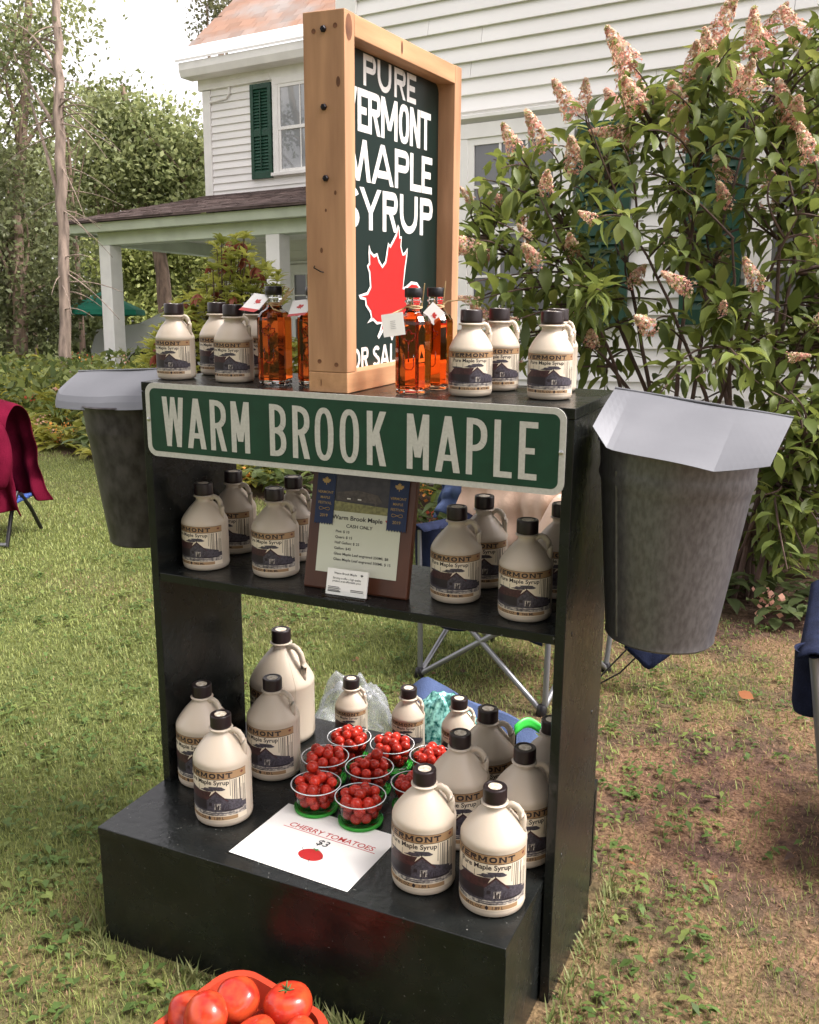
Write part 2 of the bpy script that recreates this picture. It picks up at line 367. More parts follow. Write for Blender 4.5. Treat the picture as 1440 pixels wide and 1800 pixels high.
def weed_field(nc, seed):
    """clover and plantain rosettes in the lawn"""
    rng = np.random.default_rng(seed); Vs = []; Cs = []
    k = 0
    while k < nc:
        d = .95 + 4.2*rng.random()**1.3; a = YAW + (rng.random()*2-1)*R(30)
        x = CAM.x+math.sin(a)*d; y = CAM.y+math.cos(a)*d
        if abs(x) < .50 and -.26 < y < .46: continue
        if y > bed_edge(x): continue
        if float(vnoise(x, y, 2.3, 40)) < .45 and rng.random() < .8: continue
        k += 1
        nl = rng.integers(3, 7); L0 = .014 + .022*rng.random()**2; z = float(ground_z(x, y))
        tone = rng.random()
        for j in range(nl):
            az = rng.random()*6.283; el = .15+.6*rng.random(); L = L0*(.6+.7*rng.random()); W = L*(.28+.25*rng.random())
            o = np.array([x+.02*rng.normal(), y+.02*rng.normal(), z+.006+.016*rng.random()])
            dv = np.array([math.cos(az)*math.cos(el), math.sin(az)*math.cos(el), math.sin(el)]); sv = np.array([-math.sin(az), math.cos(az), .0])
            m1 = o+dv*L*.5; tp = o+dv*L - np.array([0, 0, .25*L])
            Vs += [o, m1+sv*W*.6, tp, m1-sv*W*.6]
            c = np.array([.075,.125,.030])*(.7+.6*rng.random()) if tone < .7 else np.array([.15,.19,.05])*(.7+.5*rng.random())
            Cs += [c]*4
    V = np.array(Vs); F = np.arange(len(V)).reshape(-1, 4)
    return V, F, np.array(Cs)
V2, F2, C2 = weed_field(3200, 5)
tag(link('weeds', np_mesh('weeds', V2, F2, M_GRASS, False, C2)), 'broad-leaved weeds and clover scattered through the lawn', 'weeds', kind='stuff')

# longer tufts where the mower could not reach, along the foot of the stand
rg = np.random.default_rng(15); n = 3400; side = rg.integers(0, 3, n); u = rg.random(n)
x = np.where(side == 0, -.47+.94*u, np.where(side == 1, -.475-.05*rg.random(n)**2, .475+.05*rg.random(n)**2)); y = np.where(side == 0, -.228-.05*rg.random(n)**2, -.23+.68*u)
keep = (vnoise(x, y, 7, 3) > .35) & ((side != 2) | (rg.random(n) < .30)); x, y = x[keep], y[keep]; n = len(x)
P0 = np.stack([x, y, ground_z(x, y)-.004], 1); h = .020+.060*rg.random(n)**2.4; az = rg.random(n)*6.283; ln = .2+.7*rg.random(n)
dv = np.stack([np.cos(az)*np.sin(ln), np.sin(az)*np.sin(ln), np.cos(ln)], 1); sv = np.stack([-np.sin(az), np.cos(az), np.zeros(n)], 1)*(.0013+.0012*rg.random(n))[:, None]
mid = P0+dv*(h*.55)[:, None]; tip = mid+(dv*.8+np.array([0, 0, -.25])*ln[:, None])*(h*.5)[:, None]
V = np.stack([P0-sv, P0+sv, mid-sv, mid+sv, tip], 1).reshape(-1, 3); bi = np.arange(n)[:, None]*5
F = np.concatenate([bi+np.array([0,1,3]), bi+np.array([0,3,2]), bi+np.array([2,3,4])], 1).reshape(-1, 3); g = rg.random(n)[:, None]
tag(link('grass_tufts', np_mesh('grass_tufts', V, F, M_GRASS, False, np.repeat(np.array([.10,.145,.04])*(1-g)+np.array([.27,.27,.12])*g, 5, 0))), 'longer grass left standing along the foot of the stand', 'grass', kind='stuff')
# ------------------------------------------------------------------ house
HROT = -R(5.66)
HM = Matrix.Translation((CAM.x, CAM.y, 0)) @ Matrix.Rotation(HROT, 4, 'Z')
HOFF = (-4.0, 8.0, .45)
house = thing('house', 'white clapboard farmhouse with dark green shutters and a porch behind the stand', 'house', HM @ Matrix.Translation(HOFF))
HI = Matrix.Translation(tuple(-v for v in HOFF))
def hpart(mb, name, m, parent=None, **k):
    o = mb.build(name, m, house if parent is None else parent, M=(HI if parent is None else None), **k); return o
def clap_rows(x0, x1, yw, z0, z1, joints=2):
    z = z0; k = 0
    while z < z1:
        xs = sorted([x0] + [x0+(x1-x0)*random.uniform(.08,.92) for _ in range(joints-1)] + [x1])
        for a, b in zip(xs[:-1], xs[1:]):
            dz = random.uniform(-.0015, .0015); dy = random.uniform(-.0015, .0015)
            mb = MB(); sec = [(yw, z+dz), (yw-.030+dy, z+dz), (yw-.028+dy, z+.010+dz), (yw-.004, z+.118), (yw, z+.118)]
            mb.prism(sec, a+.0015, b-.0015, 0); hpart(mb, 'clapboard', M_CLAP)
        z += .1
WY = 5.95
b = MB(); b.box(-3.98, 3.0, WY, WY+.12, .3, 5.6); b.box(-3.98, -3.86, WY+.12, 12.5, .3, 5.6); hpart(b, 'sheathing', M_WHITE)
b = MB(); b.box(-4.0, 3.0, WY-.04, WY+.1, -.1, .62); hpart(b, 'foundation', M_STONE)
clap_rows(-3.86, 3.0, WY, .62, 5.5, 2)
b = MB(); b.box(-4.02, -3.86, WY-.044, WY+.10, .62, 5.5); b.box(-4.02, -3.985, WY+.10, WY+.25, .62, 5.5); hpart(b, 'corner_board', M_WHITE, bevel=.003)
b = MB(); b.prism([(WY-.5, 5.45), (WY-.5, 5.62), (9.5, 9.2), (12.9, 5.62), (12.9, 5.45)], -4.3, 3.3, 0); hpart(b, 'main_roof', M_SHINGLE)

def window(x0, x1, z0, z1, yw, cols=3, rows=2, header=True, kind='window', glass=M_GLASSWIN):
    """double-hung window proud of the clapboards: casing, sill, two sashes with muntins, panes"""
    w = thing_part(kind)
    c = .09
    m = MB(); m.box(x0, x0+c, yw-.070, yw, z0, z1-c); m.box(x1-c, x1, yw-.070, yw, z0, z1-c); m.box(x0, x1, yw-.073, yw, z1-c, z1); m.build('casing', M_WHITE, w, bevel=.003)
    if header:
        m = MB(); m.prism([(yw, z1), (yw-.09, z1+.03), (yw-.09, z1+.05), (yw, z1+.075)], x0-.04, x1+.04, 0); m.build('drip_cap', M_WHITE, w)
    m = MB(); m.box(x0-.03, x1+.03, yw-.10, yw, z0-.045, z0-.002); m.build('sill', M_WHITE, w, bevel=.004)
    xi0, xi1 = x0+c, x1-c; zt = z1-c; zm = (z0+zt)/2
    for (a, bz, y) in ((zm-.02, zt, yw-.064), (z0, zm+.02, yw-.057)):
        s = .042; m = MB()
        m.box(xi0+.001, xi0+s, y, y+.022, a, bz); m.box(xi1-s, xi1-.001, y, y+.022, a, bz)
        m.box(xi0+s, xi1-s, y, y+.022, a, a+s); m.box(xi0+s, xi1-s, y, y+.022, bz-s, bz)
        m.build('sash', M_WHITE, w)
        gx = [xi0+s + (xi1-xi0-2*s)*i/cols for i in range(cols+1)]; gz = [a+s + (bz-a-2*s)*i/rows for i in range(rows+1)]
        m = MB()
        for xx in gx[1:-1]: m.box(xx-.008, xx+.008, y+.003, y+.02, a+s, bz-s)
        for zz in gz[1:-1]: m.box(xi0+s, xi1-s, y+.005, y+.019, zz-.008, zz+.008)
        m.build('muntin', M_WHITE, w)
        for i in range(cols):
            for j in range(rows):
                m = MB(); m.box(gx[i], gx[i+1], y+.012, y+.016, gz[j], gz[j+1]); m.build('pane', glass, w)
    return w
def thing_part(name):
    o = bpy.data.objects.new(name, None); col.objects.link(o); o.parent = house; o.matrix_local = HI; o.empty_display_size = .05
    return o
def shutter(x0, x1, z0, z1, yw, m=None, step=.048):
    m = m or M_SHUTTER
    w = thing_part('shutter'); s = .055; zm = (z0+z1)/2 - .02
    b = MB(); b.box(x0, x0+s, yw-.072, yw-.036, z0, z1); b.box(x1-s, x1, yw-.072, yw-.036, z0, z1)
    for a, t in ((z0, .09), (zm-.045, .09), (z1-.07, .07)): b.box(x0+s, x1-s, yw-.070, yw-.038, a, a+t)
    b.build('shutter_frame', m, w, bevel=.003)
    sl = MB(); h = step*.5; sl.prism([(-.014, -h-.004), (-.010, -h-.006), (.014, h), (.010, h+.003)], x0+s, x1-s, 0)
    me = sl.data('slat', m)
    for a, bz in ((z0+.09, zm-.045), (zm+.045, z1-.07)):
        k = int((bz-a)/step)
        for i in range(k):
            o = link('slat', me, w); o.location = (0, yw-.054, a+(i+.5)*(bz-a)/k); o.rotation_euler = (random.uniform(-.06,.06), 0, 0)
    r = MB(); r.box((x0+x1)/2-.008, (x0+x1)/2+.008, yw-.082, yw-.074, z0+.12, z1-.1); r.build('tilt_rod', m, w)
    return w
window(-3.08, -2.27, 1.38, 2.63, WY); window(-1.22, -.38, 1.38, 2.63, WY)
for a in (-3.45, -2.25, -1.59, -.36): shutter(a, a+.34, 1.36, 2.56, WY)

# the wing that stands back, with its slate roof
YW = 11.4
b = MB(); b.box(-10.04, -3.99, YW, YW+.12, .2, 4.9); b.box(-10.04, -9.9, YW+.12, 17.0, .2, 4.9); hpart(b, 'wing_sheathing', M_WHITE)
clap_rows(-9.92, -3.99, YW, .60, 4.72, 1)
b = MB(); b.box(-10.06, -9.92, YW-.044, YW, .6, 4.78); hpart(b, 'corner_board', M_WHITE, bevel=.003)
b = MB(); b.box(-10.12, -3.99, YW-.06, YW-.001, 4.79, 4.95); hpart(b, 'frieze', M_WHITE)
b = MB(); b.prism([(YW-.061, 4.93), (YW-.30, 4.93), (YW-.34, 5.02), (YW-.34, 5.12), (YW-.061, 5.12)], -10.22, -3.99, 0); hpart(b, 'cornice', M_WHITE, bevel=.004)
b = MB(); b.prism([(YW-.37, 5.125), (YW-.37, 5.16), (YW-.10, 5.40), (YW-.08, 5.37)], -10.26, -3.99, 0); hpart(b, 'eave_flashing', M_WHITE)
rp = math.tan(R(41)); ry0, rz0 = YW-.10, 5.36
roofw = MB(); roofw.prism([(ry0, rz0), (ry0+3.2, rz0+3.2*rp), (ry0+3.2, rz0+3.2*rp-.08), (ry0, rz0-.12)], -10.20, -3.99, 0)
wing_roof = hpart(roofw, 'wing_roof', M_SLATE)
sm = MB(); sm.box(-.118, .118, -.14, .14, 0, .010); slate_me = sm.data('slate', M_SLATE)
pit = R(41)
for r_ in range(13):
    for i in range(26):
        x = -10.17 + (i + (.5 if r_ % 2 else 0))*.242
        if x > -4.1: continue
        s = .08 + r_*.165 + random.uniform(-.012, .012)
        o = link('slate', slate_me, wing_roof)
        o.matrix_local = Matrix.Translation((x, ry0+s*math.cos(pit), rz0+s*math.sin(pit)+.012)) @ Matrix.Rotation(pit+.05+random.uniform(-.012,.012), 4, 'X') @ Matrix.Rotation(random.uniform(-.03,.03), 4, 'Z')
b = MB(); b.tube([(-9.92, YW-.04, 4.62), (-9.62, YW-.04, 4.64), (-9.56, YW-.04, 4.70), (-9.56, YW-.04, 4.86), (-9.50, YW-.05, 4.88), (-8.85, YW-.05, 4.90), (-8.82, YW-.05, 4.80)], .018, 8); hpart(b, 'conduit', M_WHITE, smooth=True)
window(-8.78, -7.85, 3.56, 4.80, YW, 2, 1, header=False, glass=M_GLASSPALE); shutter(-9.17, -8.81, 3.50, 4.76, YW, step=.04)
ch = thing_part('chimney'); b = MB(); b.box(-9.75, -9.05, 13.95, 14.55, 7.0, 9.3); b.build('mortar', M_MORTAR, ch)
bm_ = MB(); bm_.box(0, .2, 0, .09, 0, .062); brick_me = bm_.data('brick', M_BRICK)
for r_ in range(20):
    for i in range(4):
        o = link('brick', brick_me, ch); o.location = (-9.79+i*.212-(.1 if r_ % 2 else 0)+.05, 13.93, 7.75+r_*.072)
# porch
b = MB(); b.box(-10.25, -3.99, 9.2, 11.39, .35, .52); porch_floor = hpart(b, 'porch_floor', M_PORCH)
for px in (-10.03, -7.28, -4.75):
    b = MB(); b.box(px-.10, px+.10, 9.34, 9.54, .52, 2.48); b.box(px-.12, px+.12, 9.32, 9.56, .52, .66); hpart(b, 'porch_post', M_WHITE, bevel=.006)
b = MB(); b.box(-10.14, -3.99, 9.34, 9.54, 2.482, 2.64); hpart(b, 'porch_beam', M_PORCH, bevel=.004)
b = MB(); b.box(-10.14, -9.94, 9.541, 11.39, 2.482, 2.64); hpart(b, 'porch_beam', M_PORCH)
b = MB(); b.box(-10.4, -3.99, 9.22, 11.39, 2.642, 2.66); hpart(b, 'porch_ceiling', M_WHITE)
b = MB(); b.prism([(9.16, 2.63), (9.13, 2.74), (9.24, 2.74), (9.24, 2.63)], -10.55, -3.99, 0); hpart(b, 'fascia', M_PORCH, bevel=.003)
b = MB(); b.prism([(-10.55, 2.63), (-10.60, 2.74), (-10.46, 2.74), (-10.46, 2.63)], 9.24, 11.6, 1); hpart(b, 'fascia', M_PORCH)
e0, e1, zt0, zt1 = 9.07, 11.40, 2.762, 3.34
b = MB(); t = .02
top = [(-10.66, e0, zt0), (-3.99, e0, zt0), (-3.99, e1, zt1), (-10.06, e1, zt1), (-10.66, e1+.2, zt0)]
b.add(top + [(x, y, z-t) for x, y, z in top], [(0,1,2,3), (0,3,4), (8,7,6,5), (9,8,5), (0,5,6,1), (4,9,5,0)])
porch_roof = hpart(b, 'porch_roof', M_SHINGLE)
sh = MB()
for r_ in range(15):
    f = r_/15.; y = e0+(e1-e0)*f; z = zt0+(zt1-zt0)*f; xl = -10.66+.6*f
    x = xl + random.uniform(-.15, 0)
    while x < -4.0:
        w = random.uniform(.18, .30); a, c = max(x, xl), min(x+w-.006, -3.99)
        if c > a:
            l = random.uniform(0, .012); hh = random.uniform(.004, .009); y2 = y+.19; z2 = z+(zt1-zt0)/(e1-e0)*.19
            sh.add([(a,y-l,z+.002), (c,y-l,z+.002), (c,y-l,z+hh+.006), (a,y-l,z+hh+.006), (a,min(y2,e1),z2+.003), (c,min(y2,e1),z2+.003)], [(0,1,2,3), (3,2,5,4)])
        x += w
tag(sh.build('shingles', M_SHINGLE, porch_roof), kind='stuff')
window(-8.60, -7.72, .95, 2.30, YW, 3, 2); shutter(-8.98, -8.63, .95, 2.28, YW, mat('black_shutter_paint', (.012,.012,.014), .5))

# ------------------------------------------------------------------ lettering (drawn stroke by stroke)
class Pen:
    """collects flat strokes as (list of 2D polygons); each later stroke lies a hair above the earlier ones"""
    def __init__(s): s.p = []
    def quad(s, a, b, c, d): s.p.append([a, b, c, d])
    def v(s, x, t, z0, z1): s.quad((x-t/2, z0), (x+t/2, z0), (x+t/2, z1), (x-t/2, z1))
    def h(s, x0, x1, z, t): s.quad((x0, z-t/2), (x1, z-t/2), (x1, z+t/2), (x0, z+t/2))
    def d(s, x0, z0, x1, z1, t): s.quad((x0-t/2, z0), (x0+t/2, z0), (x1+t/2, z1), (x1-t/2, z1))
    def arc(s, cx, cz, rx, rz, a0, a1, tx, tz, n=14, ex=2.0):
        def pt(a, rx, rz):
            c, q = math.cos(a), math.sin(a); k = 2.0/ex
            return (cx + rx*math.copysign(abs(c)**k, c), cz + rz*math.copysign(abs(q)**k, q))
        for i in range(n):
            a, b = a0+(a1-a0)*i/n, a0+(a1-a0)*(i+1)/n
            s.quad(pt(a, rx-tx, rz-tz), pt(a, rx, rz), pt(b, rx, rz), pt(b, rx-tx, rz-tz))
def draw(ch, x, z, w, h, t, style='gothic', serif=0.0):
    """a capital in the box x..x+w, z..z+h with stem width t"""
    P = Pen(); th = t*.92; PI = math.pi; td = t*1.08; ex = 2.5 if style == 'gothic' else 2.0
    def bowl(z0, z1):
        rz = (z1-z0)/2; rx = min(rz, w-t*.9)
        P.h(t, w-rx, z1-th/2, th); P.h(t, w-rx, z0+th/2, th)
        P.arc(w-rx, (z0+z1)/2, rx, rz, -PI/2, PI/2, t, th, 12, ex)
    if ch == 'A':
        P.d(td/2, 0, w/2, h, td); P.d(w-td/2, 0, w/2+.0001, h, td); P.h(w*.27, w*.73, h*.26, th)
    elif ch == 'B': P.v(t/2, t, 0, h); bowl(h*.5-th/2, h); bowl(0, h*.5+th/2)
    elif ch == 'E': P.v(t/2, t, 0, h); P.h(t, w, th/2, th); P.h(t, w, h-th/2, th); P.h(t, w*.86, h*.5, th)
    elif ch == 'F': P.v(t/2, t, 0, h); P.h(t, w, h-th/2, th); P.h(t, w*.86, h*.5, th)
    elif ch == 'K': P.v(t/2, t, 0, h); P.d(t*.8, h*.36, w-td*.55, h, td*1.05); P.d(w-td*.55, 0, w*.48, h*.62, td*1.05)
    elif ch == 'L': P.v(t/2, t, 0, h); P.h(t, w, th/2, th)
    elif ch == 'M':
        if style == 'gothic': P.v(t/2, t, 0, h); P.v(w-t/2, t, 0, h); P.d(w/2, h*.22, t*.55, h, td*.95); P.d(w/2, h*.22, w-t*.55, h, td*.95)
        else: P.d(td/2, 0, w*.24, h, td); P.d(w-td/2, 0, w*.76, h, td); P.d(w/2, 0, w*.24, h, td*.9); P.d(w/2, 0, w*.76, h, td*.9)
    elif ch == 'N': P.v(t/2, t, 0, h); P.v(w-t/2, t, 0, h); P.d(w-t*.55, 0, t*.55, h, td)
    elif ch == 'O': P.arc(w/2, h/2, w/2, h/2, 0, 2*PI, t, th, 32, ex)
    elif ch == 'P': P.v(t/2, t, 0, h); bowl(h*.42, h)
    elif ch == 'R': P.v(t/2, t, 0, h); bowl(h*.44, h); P.d(w-td*.5, 0, w*.52, h*.48, td)
    elif ch == 'S':
        P.arc(w/2, h*.73, w/2, h*.27, R(20), R(270), t, th, 14); P.arc(w/2, h*.27+th*.0, w/2, h*.27+th*.5-th*.5, R(-160), R(90), t, th, 14)
        P.h(w*.40, w*.60, h*.5, th*1.0)
    elif ch == 'T': P.v(w/2, t, 0, h-th); P.h(0, w, h-th/2, th)
    elif ch == 'U': P.v(t/2, t, w*.45, h); P.v(w-t/2, t, w*.45, h); P.arc(w/2, w*.45, w/2, w*.45, PI, 2*PI, t, th, 14)
    elif ch == 'V': P.d(w/2, 0, td/2, h, td); P.d(w/2, 0, w-td/2, h, td)
    elif ch == 'W': P.d(w*.27, 0, td/2, h, td*.95); P.d(w*.27, 0, w*.5, h, td*.8); P.d(w*.73, 0, w*.5, h, td*.8); P.d(w*.73, 0, w-td/2, h, td*.95)
    elif ch == 'Y': P.d(w/2, h*.42, td/2, h, td); P.d(w/2, h*.42, w-td/2, h, td); P.v(w/2, t, 0, h*.46)
    if serif:
        sl = t*1.0; st = h*.085
        feet = {'E': [(t/2, 0), (t/2, h)], 'R': [(t/2, 0), (t/2, h), (w-td*.5, 0)], 'M': [(t/2, 0), (w-t/2, 0), (t/2, h), (w-t/2, h)],
                'N': [(t/2, 0), (t/2, h), (w-t/2, h)], 'T': [(w/2, 0)], 'V': [(td/2, h), (w-td/2, h)]}.get(ch, [])
        for fx, fz in feet: P.h(fx-sl, fx+sl, fz+(st/2 if fz == 0 else -st/2), st)
        if ch in 'ET':
            for fx in ((w,) if ch == 'E' else (0, w)): P.v(fx, t*.5, h-h*.24, h)
        if ch == 'E': P.v(w, t*.5, 0, h*.24)
    return [[(x+a, z+b) for a, b in q] for q in P.p]
def strokes_mesh(mb, polys, to3d, eps=.00012, mi=0):
    """lay each stroke a little above the one before (cycling) so that no two faces share a plane"""
    for i, q in enumerate(polys):
        k = eps*(1+(i % 7)); mb.add([to3d(a, b, k) for a, b in q], [tuple(range(len(q)))], mi)
_txt_cache = {}
def text2d(s, size=1.0, bold=0.0, xs=1.0, align='CENTER', shear=0.0):
    """flat triangles of a line of small print: (verts Nx2, tris)"""
    key = (s, bold, align, shear)
    if key not in _txt_cache:
        cu = bpy.data.curves.new('lettering', 'FONT'); cu.body = s; cu.size = 1.0; cu.offset = bold; cu.align_x = align; cu.shear = shear; cu.resolution_u = 3
        o = bpy.data.objects.new('lettering', cu); col.objects.link(o)
        dg = bpy.context.evaluated_depsgraph_get(); ev = o.evaluated_get(dg); me = ev.to_mesh()
        v = [(p.co.x, p.co.y) for p in me.vertices]; f = [tuple(p.vertices) for p in me.polygons]
        ev.to_mesh_clear(); bpy.data.objects.remove(o); bpy.data.curves.remove(cu)
        _txt_cache[key] = (v, f)
    v, f = _txt_cache[key]
    return [(a*size*xs, b*size) for a, b in v], f
def text_on(mb, s, size, to3d, x=0, z=0, bold=0.0, xs=1.0, align='CENTER', mi=0, shear=0.0, k=.0004):
    v, f = text2d(s, size, bold, xs, align, shear); mb.add([to3d(a+x, b+z, k) for a, b in v], f, mi)
def fill_poly(mb, pts, to3d, k=.0002, mi=0):
    tr = tessellate_polygon([[Vector((a, b, 0)) for a, b in pts]]); mb.add([to3d(a, b, k) for a, b in pts], [tuple(t) for t in tr], mi)
def offset_poly(pts, d):
    n = len(pts); area = sum(pts[i][0]*pts[(i+1)%n][1]-pts[(i+1)%n][0]*pts[i][1] for i in range(n)); sg = 1 if area > 0 else -1
    out = []
    for i in range(n):
        a, b, c = Vector(pts[i-1]), Vector(pts[i]), Vector(pts[(i+1)%n])
        e1 = (b-a).normalized(); e2 = (c-b).normalized(); nn = Vector((e1.y, -e1.x)) + Vector((e2.y, -e2.x))
        nn = nn.normalized() if nn.length > 1e-4 else Vector((e1.y, -e1.x))
        out.append((b.x+nn.x*d*sg, b.y+nn.y*d*sg))
    return out
MAPLE = [(0,1),(.09,.74),(.24,.80),(.20,.45),(.36,.62),(.42,.54),(.62,.58),(.55,.38),(.66,.32),(.34,.06),(.38,-.06),(.06,-.02),(.04,-.38),(-.04,-.38),(-.06,-.02),(-.38,-.06),(-.34,.06),(-.66,.32),(-.55,.38),(-.62,.58),(-.42,.54),(-.36,.62),(-.20,.45),(-.24,.80),(-.09,.74)]
def maple(cx, cz, s, rot=0.0):
    c, q = math.cos(rot), math.sin(rot); return [(cx+s*(a*c-b*q), cz+s*(a*q+b*c)) for a, b in MAPLE]

# ------------------------------------------------------------------ the display stand
SW, SD, SH, SZ, BF, BH, BB = .9203, .305, 1.176, .766, .2164, .268, .43
w = SW/2
stand = thing('display_stand', 'dark green painted wooden display stand with top, shelf and box base', 'display stand', S(0, 0, 0))
for sx in (-1, 1):
    b = MB(); x0, x1 = (w-.019, w) if sx > 0 else (-w, -w+.019); b.box(x0, x1, 0, SD, -.03 if sx > 0 else BH+.0005, SH-.0195); b.build('side_panel', M_STAND, stand, bevel=.0015)
b = MB(); b.box(-w, w, 0, SD, SH-.019, SH); b.build('top_board', M_STAND, stand, bevel=.0015)
b = MB(); b.box(-w+.0195, w-.0195, .002, SD-.01, SZ-.019, SZ); b.build('shelf', M_STAND, stand, bevel=.0015)
b = MB(); b.box(-w-.001, w-.021, -BF, BB, BH-.018, BH); b.build('base_top', M_STAND, stand, bevel=.0015)
b = MB(); b.box(-w-.001, w-.021, -BF+.003, -BF+.020, -.03, BH-.0185); b.build('base_front', M_STAND, stand, bevel=.001)
b = MB(); b.box(-w-.001, w-.021, BB-.02, BB-.003, -.03, BH-.0185); b.build('base_back', M_STAND, stand, bevel=.001)
for x0 in (-w+.0005, w-.0395):
    b = MB(); b.box(x0, x0+.017, -BF+.0205, BB-.0205, -.03, BH-.0185); b.build('base_side', M_STAND, stand)

for sx in (-1, 1):
    for zz in (.30, .52, SZ-.010, .95):
        b = MB(); b.lathe([(.0045, 0), (.0042, .0007), (.002, .0004), (0, .0003)], 12); b.build('screw_head', M_STAND, stand, smooth=True, M=Matrix.Translation((sx*(w+.0002), .05 if zz != .52 else .24, zz)) @ Matrix.Rotation(R(90*sx), 4, 'Y'))
for x in (-.40, -.14, .13, .40):
    b = MB(); b.lathe([(.0045, 0), (.0042, .0007), (.002, .0004), (0, .0003)], 12); b.build('screw_head', M_STAND, stand, smooth=True, M=Matrix.Translation((x, -BF+.0028, .235+.004*math.sin(9*x))) @ Matrix.Rotation(R(90), 4, 'X'))
# street sign screwed to the front of the stand
L2 = .8931/2; hs2 = .1524
ss = thing('street_sign', 'green street name sign lettered WARM BROOK MAPLE with silver border', 'sign', S(0, -.0015, SH-hs2))
def rrect(x0, x1, z0, z1, r, n=6):
    out = []
    for cx, cz, a in ((x1-r, z1-r, 0), (x0+r, z1-r, 90), (x0+r, z0+r, 180), (x1-r, z0+r, 270)):
        for i in range(n+1): out.append((cx+r*math.cos(R(a+90*i/n)), cz+r*math.sin(R(a+90*i/n))))
    return out
def slab(mb, pts, y0, y1, mi=0):
    n = len(pts); mb.add([(a, y0, b) for a, b in pts]+[(a, y1, b) for a, b in pts], [tuple(range(n)), tuple(range(2*n-1, n-1, -1))]+[(i, i+n, (i+1)%n+n, (i+1)%n) for i in range(n)], mi)
b = MB(); slab(b, rrect(-L2, L2, 0, hs2, .022), -.0025, 0); b.build('plate', M_REFLECT, ss)
b = MB(); slab(b, rrect(-L2+.011, L2-.011, .011, hs2-.011, .013), -.0029, -.0024); b.build('green_field', M_SIGNGREEN, ss)
b = MB()
z0s = .0255 - .002
for ch, xa, xb in [('W',-.4048,-.3506),('A',-.3437,-.2977),('R',-.2865,-.2479),('M',-.2362,-.1928),('B',-.1463,-.1088),('R',-.0943,-.0561),('O',-.045,-.004),('O',.0092,.0505),
                   ('K',.0667,.1072),('M',.1488,.1931),('A',.2056,.2541),('P',.2656,.3049),('L',.3178,.352),('E',.3637,.3974)]:
    strokes_mesh(b, draw(ch, xa, z0s, xb-xa, .102, .0118), lambda a, c, k: (a, -.0030-k, c))
b.build('lettering', M_REFLECT, ss)
for x in (-L2+.006, L2-.007):
    b = MB(); b.lathe([(.0042, 0), (.0042, .0012), (.003, .0022), (0, .0024)], 14); o = b.build('screw', M_STEEL, ss, smooth=True); o.matrix_local = Matrix.Translation((x, -.0026, hs2*.5)) @ Matrix.Rotation(R(90), 4, 'X')

# ------------------------------------------------------------------ framed syrup sign standing across the top
fy0, fy1, fx0, fx1, fh, fm = .006, .553, -.062, .021, .662, .038
fs = thing('framed_sign', 'pine framed green sign reading PURE VERMONT MAPLE SYRUP with a red leaf', 'sign', S(0, 0, SH+.0005))
for a in (fy0, fy1-fm):
    b = MB(); b.box(fx0, fx1, a, a+fm, fm+.0005, fh); b.build('stile', M_PINE, fs, bevel=.0015)
b = MB(); b.box(fx0, fx1, fy0, fy1, 0, fm); b.build('bottom_rail', M_PINE_H, fs, bevel=.0015)
b = MB(); b.box(fx0, fx1, fy0+fm+.0005, fy1-fm-.0005, fh-fm, fh-.001); b.build('top_rail', M_PINE_H, fs, bevel=.0015)
b = MB()
pp = rrect(fy0+fm, fy1-fm, fm, fh-fm, .02)
n = len(pp); b.add([(-.018, y, z) for y, z in pp]+[(-.0235, y, z) for y, z in pp], [tuple(range(n)), tuple(range(2*n-1, n-1, -1))]+[(i, i+n, (i+1)%n+n, (i+1)%n) for i in range(n)])
b.build('board', M_BOARD, fs)
sgn = lambda a, c, k: (-.0178+k, a, c-SH)
b = MB()
ROWS = [('PURE', 1.7412, 1.797, .0115, [(.152,.205),(.212,.273),(.2875,.341),(.348,.393)]),
        ('VERMONT', 1.657, 1.7335, .0145, [(.064,.126),(.128,.170),(.172,.225),(.228,.3025),(.309,.3595),(.3635,.416),(.418,.472)]),
        ('MAPLE', 1.5675, 1.6435, .0155, [(.072,.1815),(.184,.285),(.291,.361),(.3666,.423),(.426,.482)]),
        ('SYRUP', 1.4785, 1.557, .0165, [(.062,.1325),(.134,.228),(.2345,.305),(.316,.406),(.4187,.4876)]),
        ('FORSALE', 1.209, 1.252, .0085, [(.060,.086),(.091,.133),(.138,.169),(.189,.2206),(.223,.265),(.270,.295),(.302,.330)])]
for word, za, zb, t, boxes in ROWS:
    b = MB()
    for ch, (ya, yb) in zip(word, boxes): strokes_mesh(b, draw(ch, ya, za, yb-ya, zb-za, t, 'gothic' if word == 'VERMONT' else 'futura'), sgn, .00010)
    b.build('lettering', M_SIGNWHITE, fs)
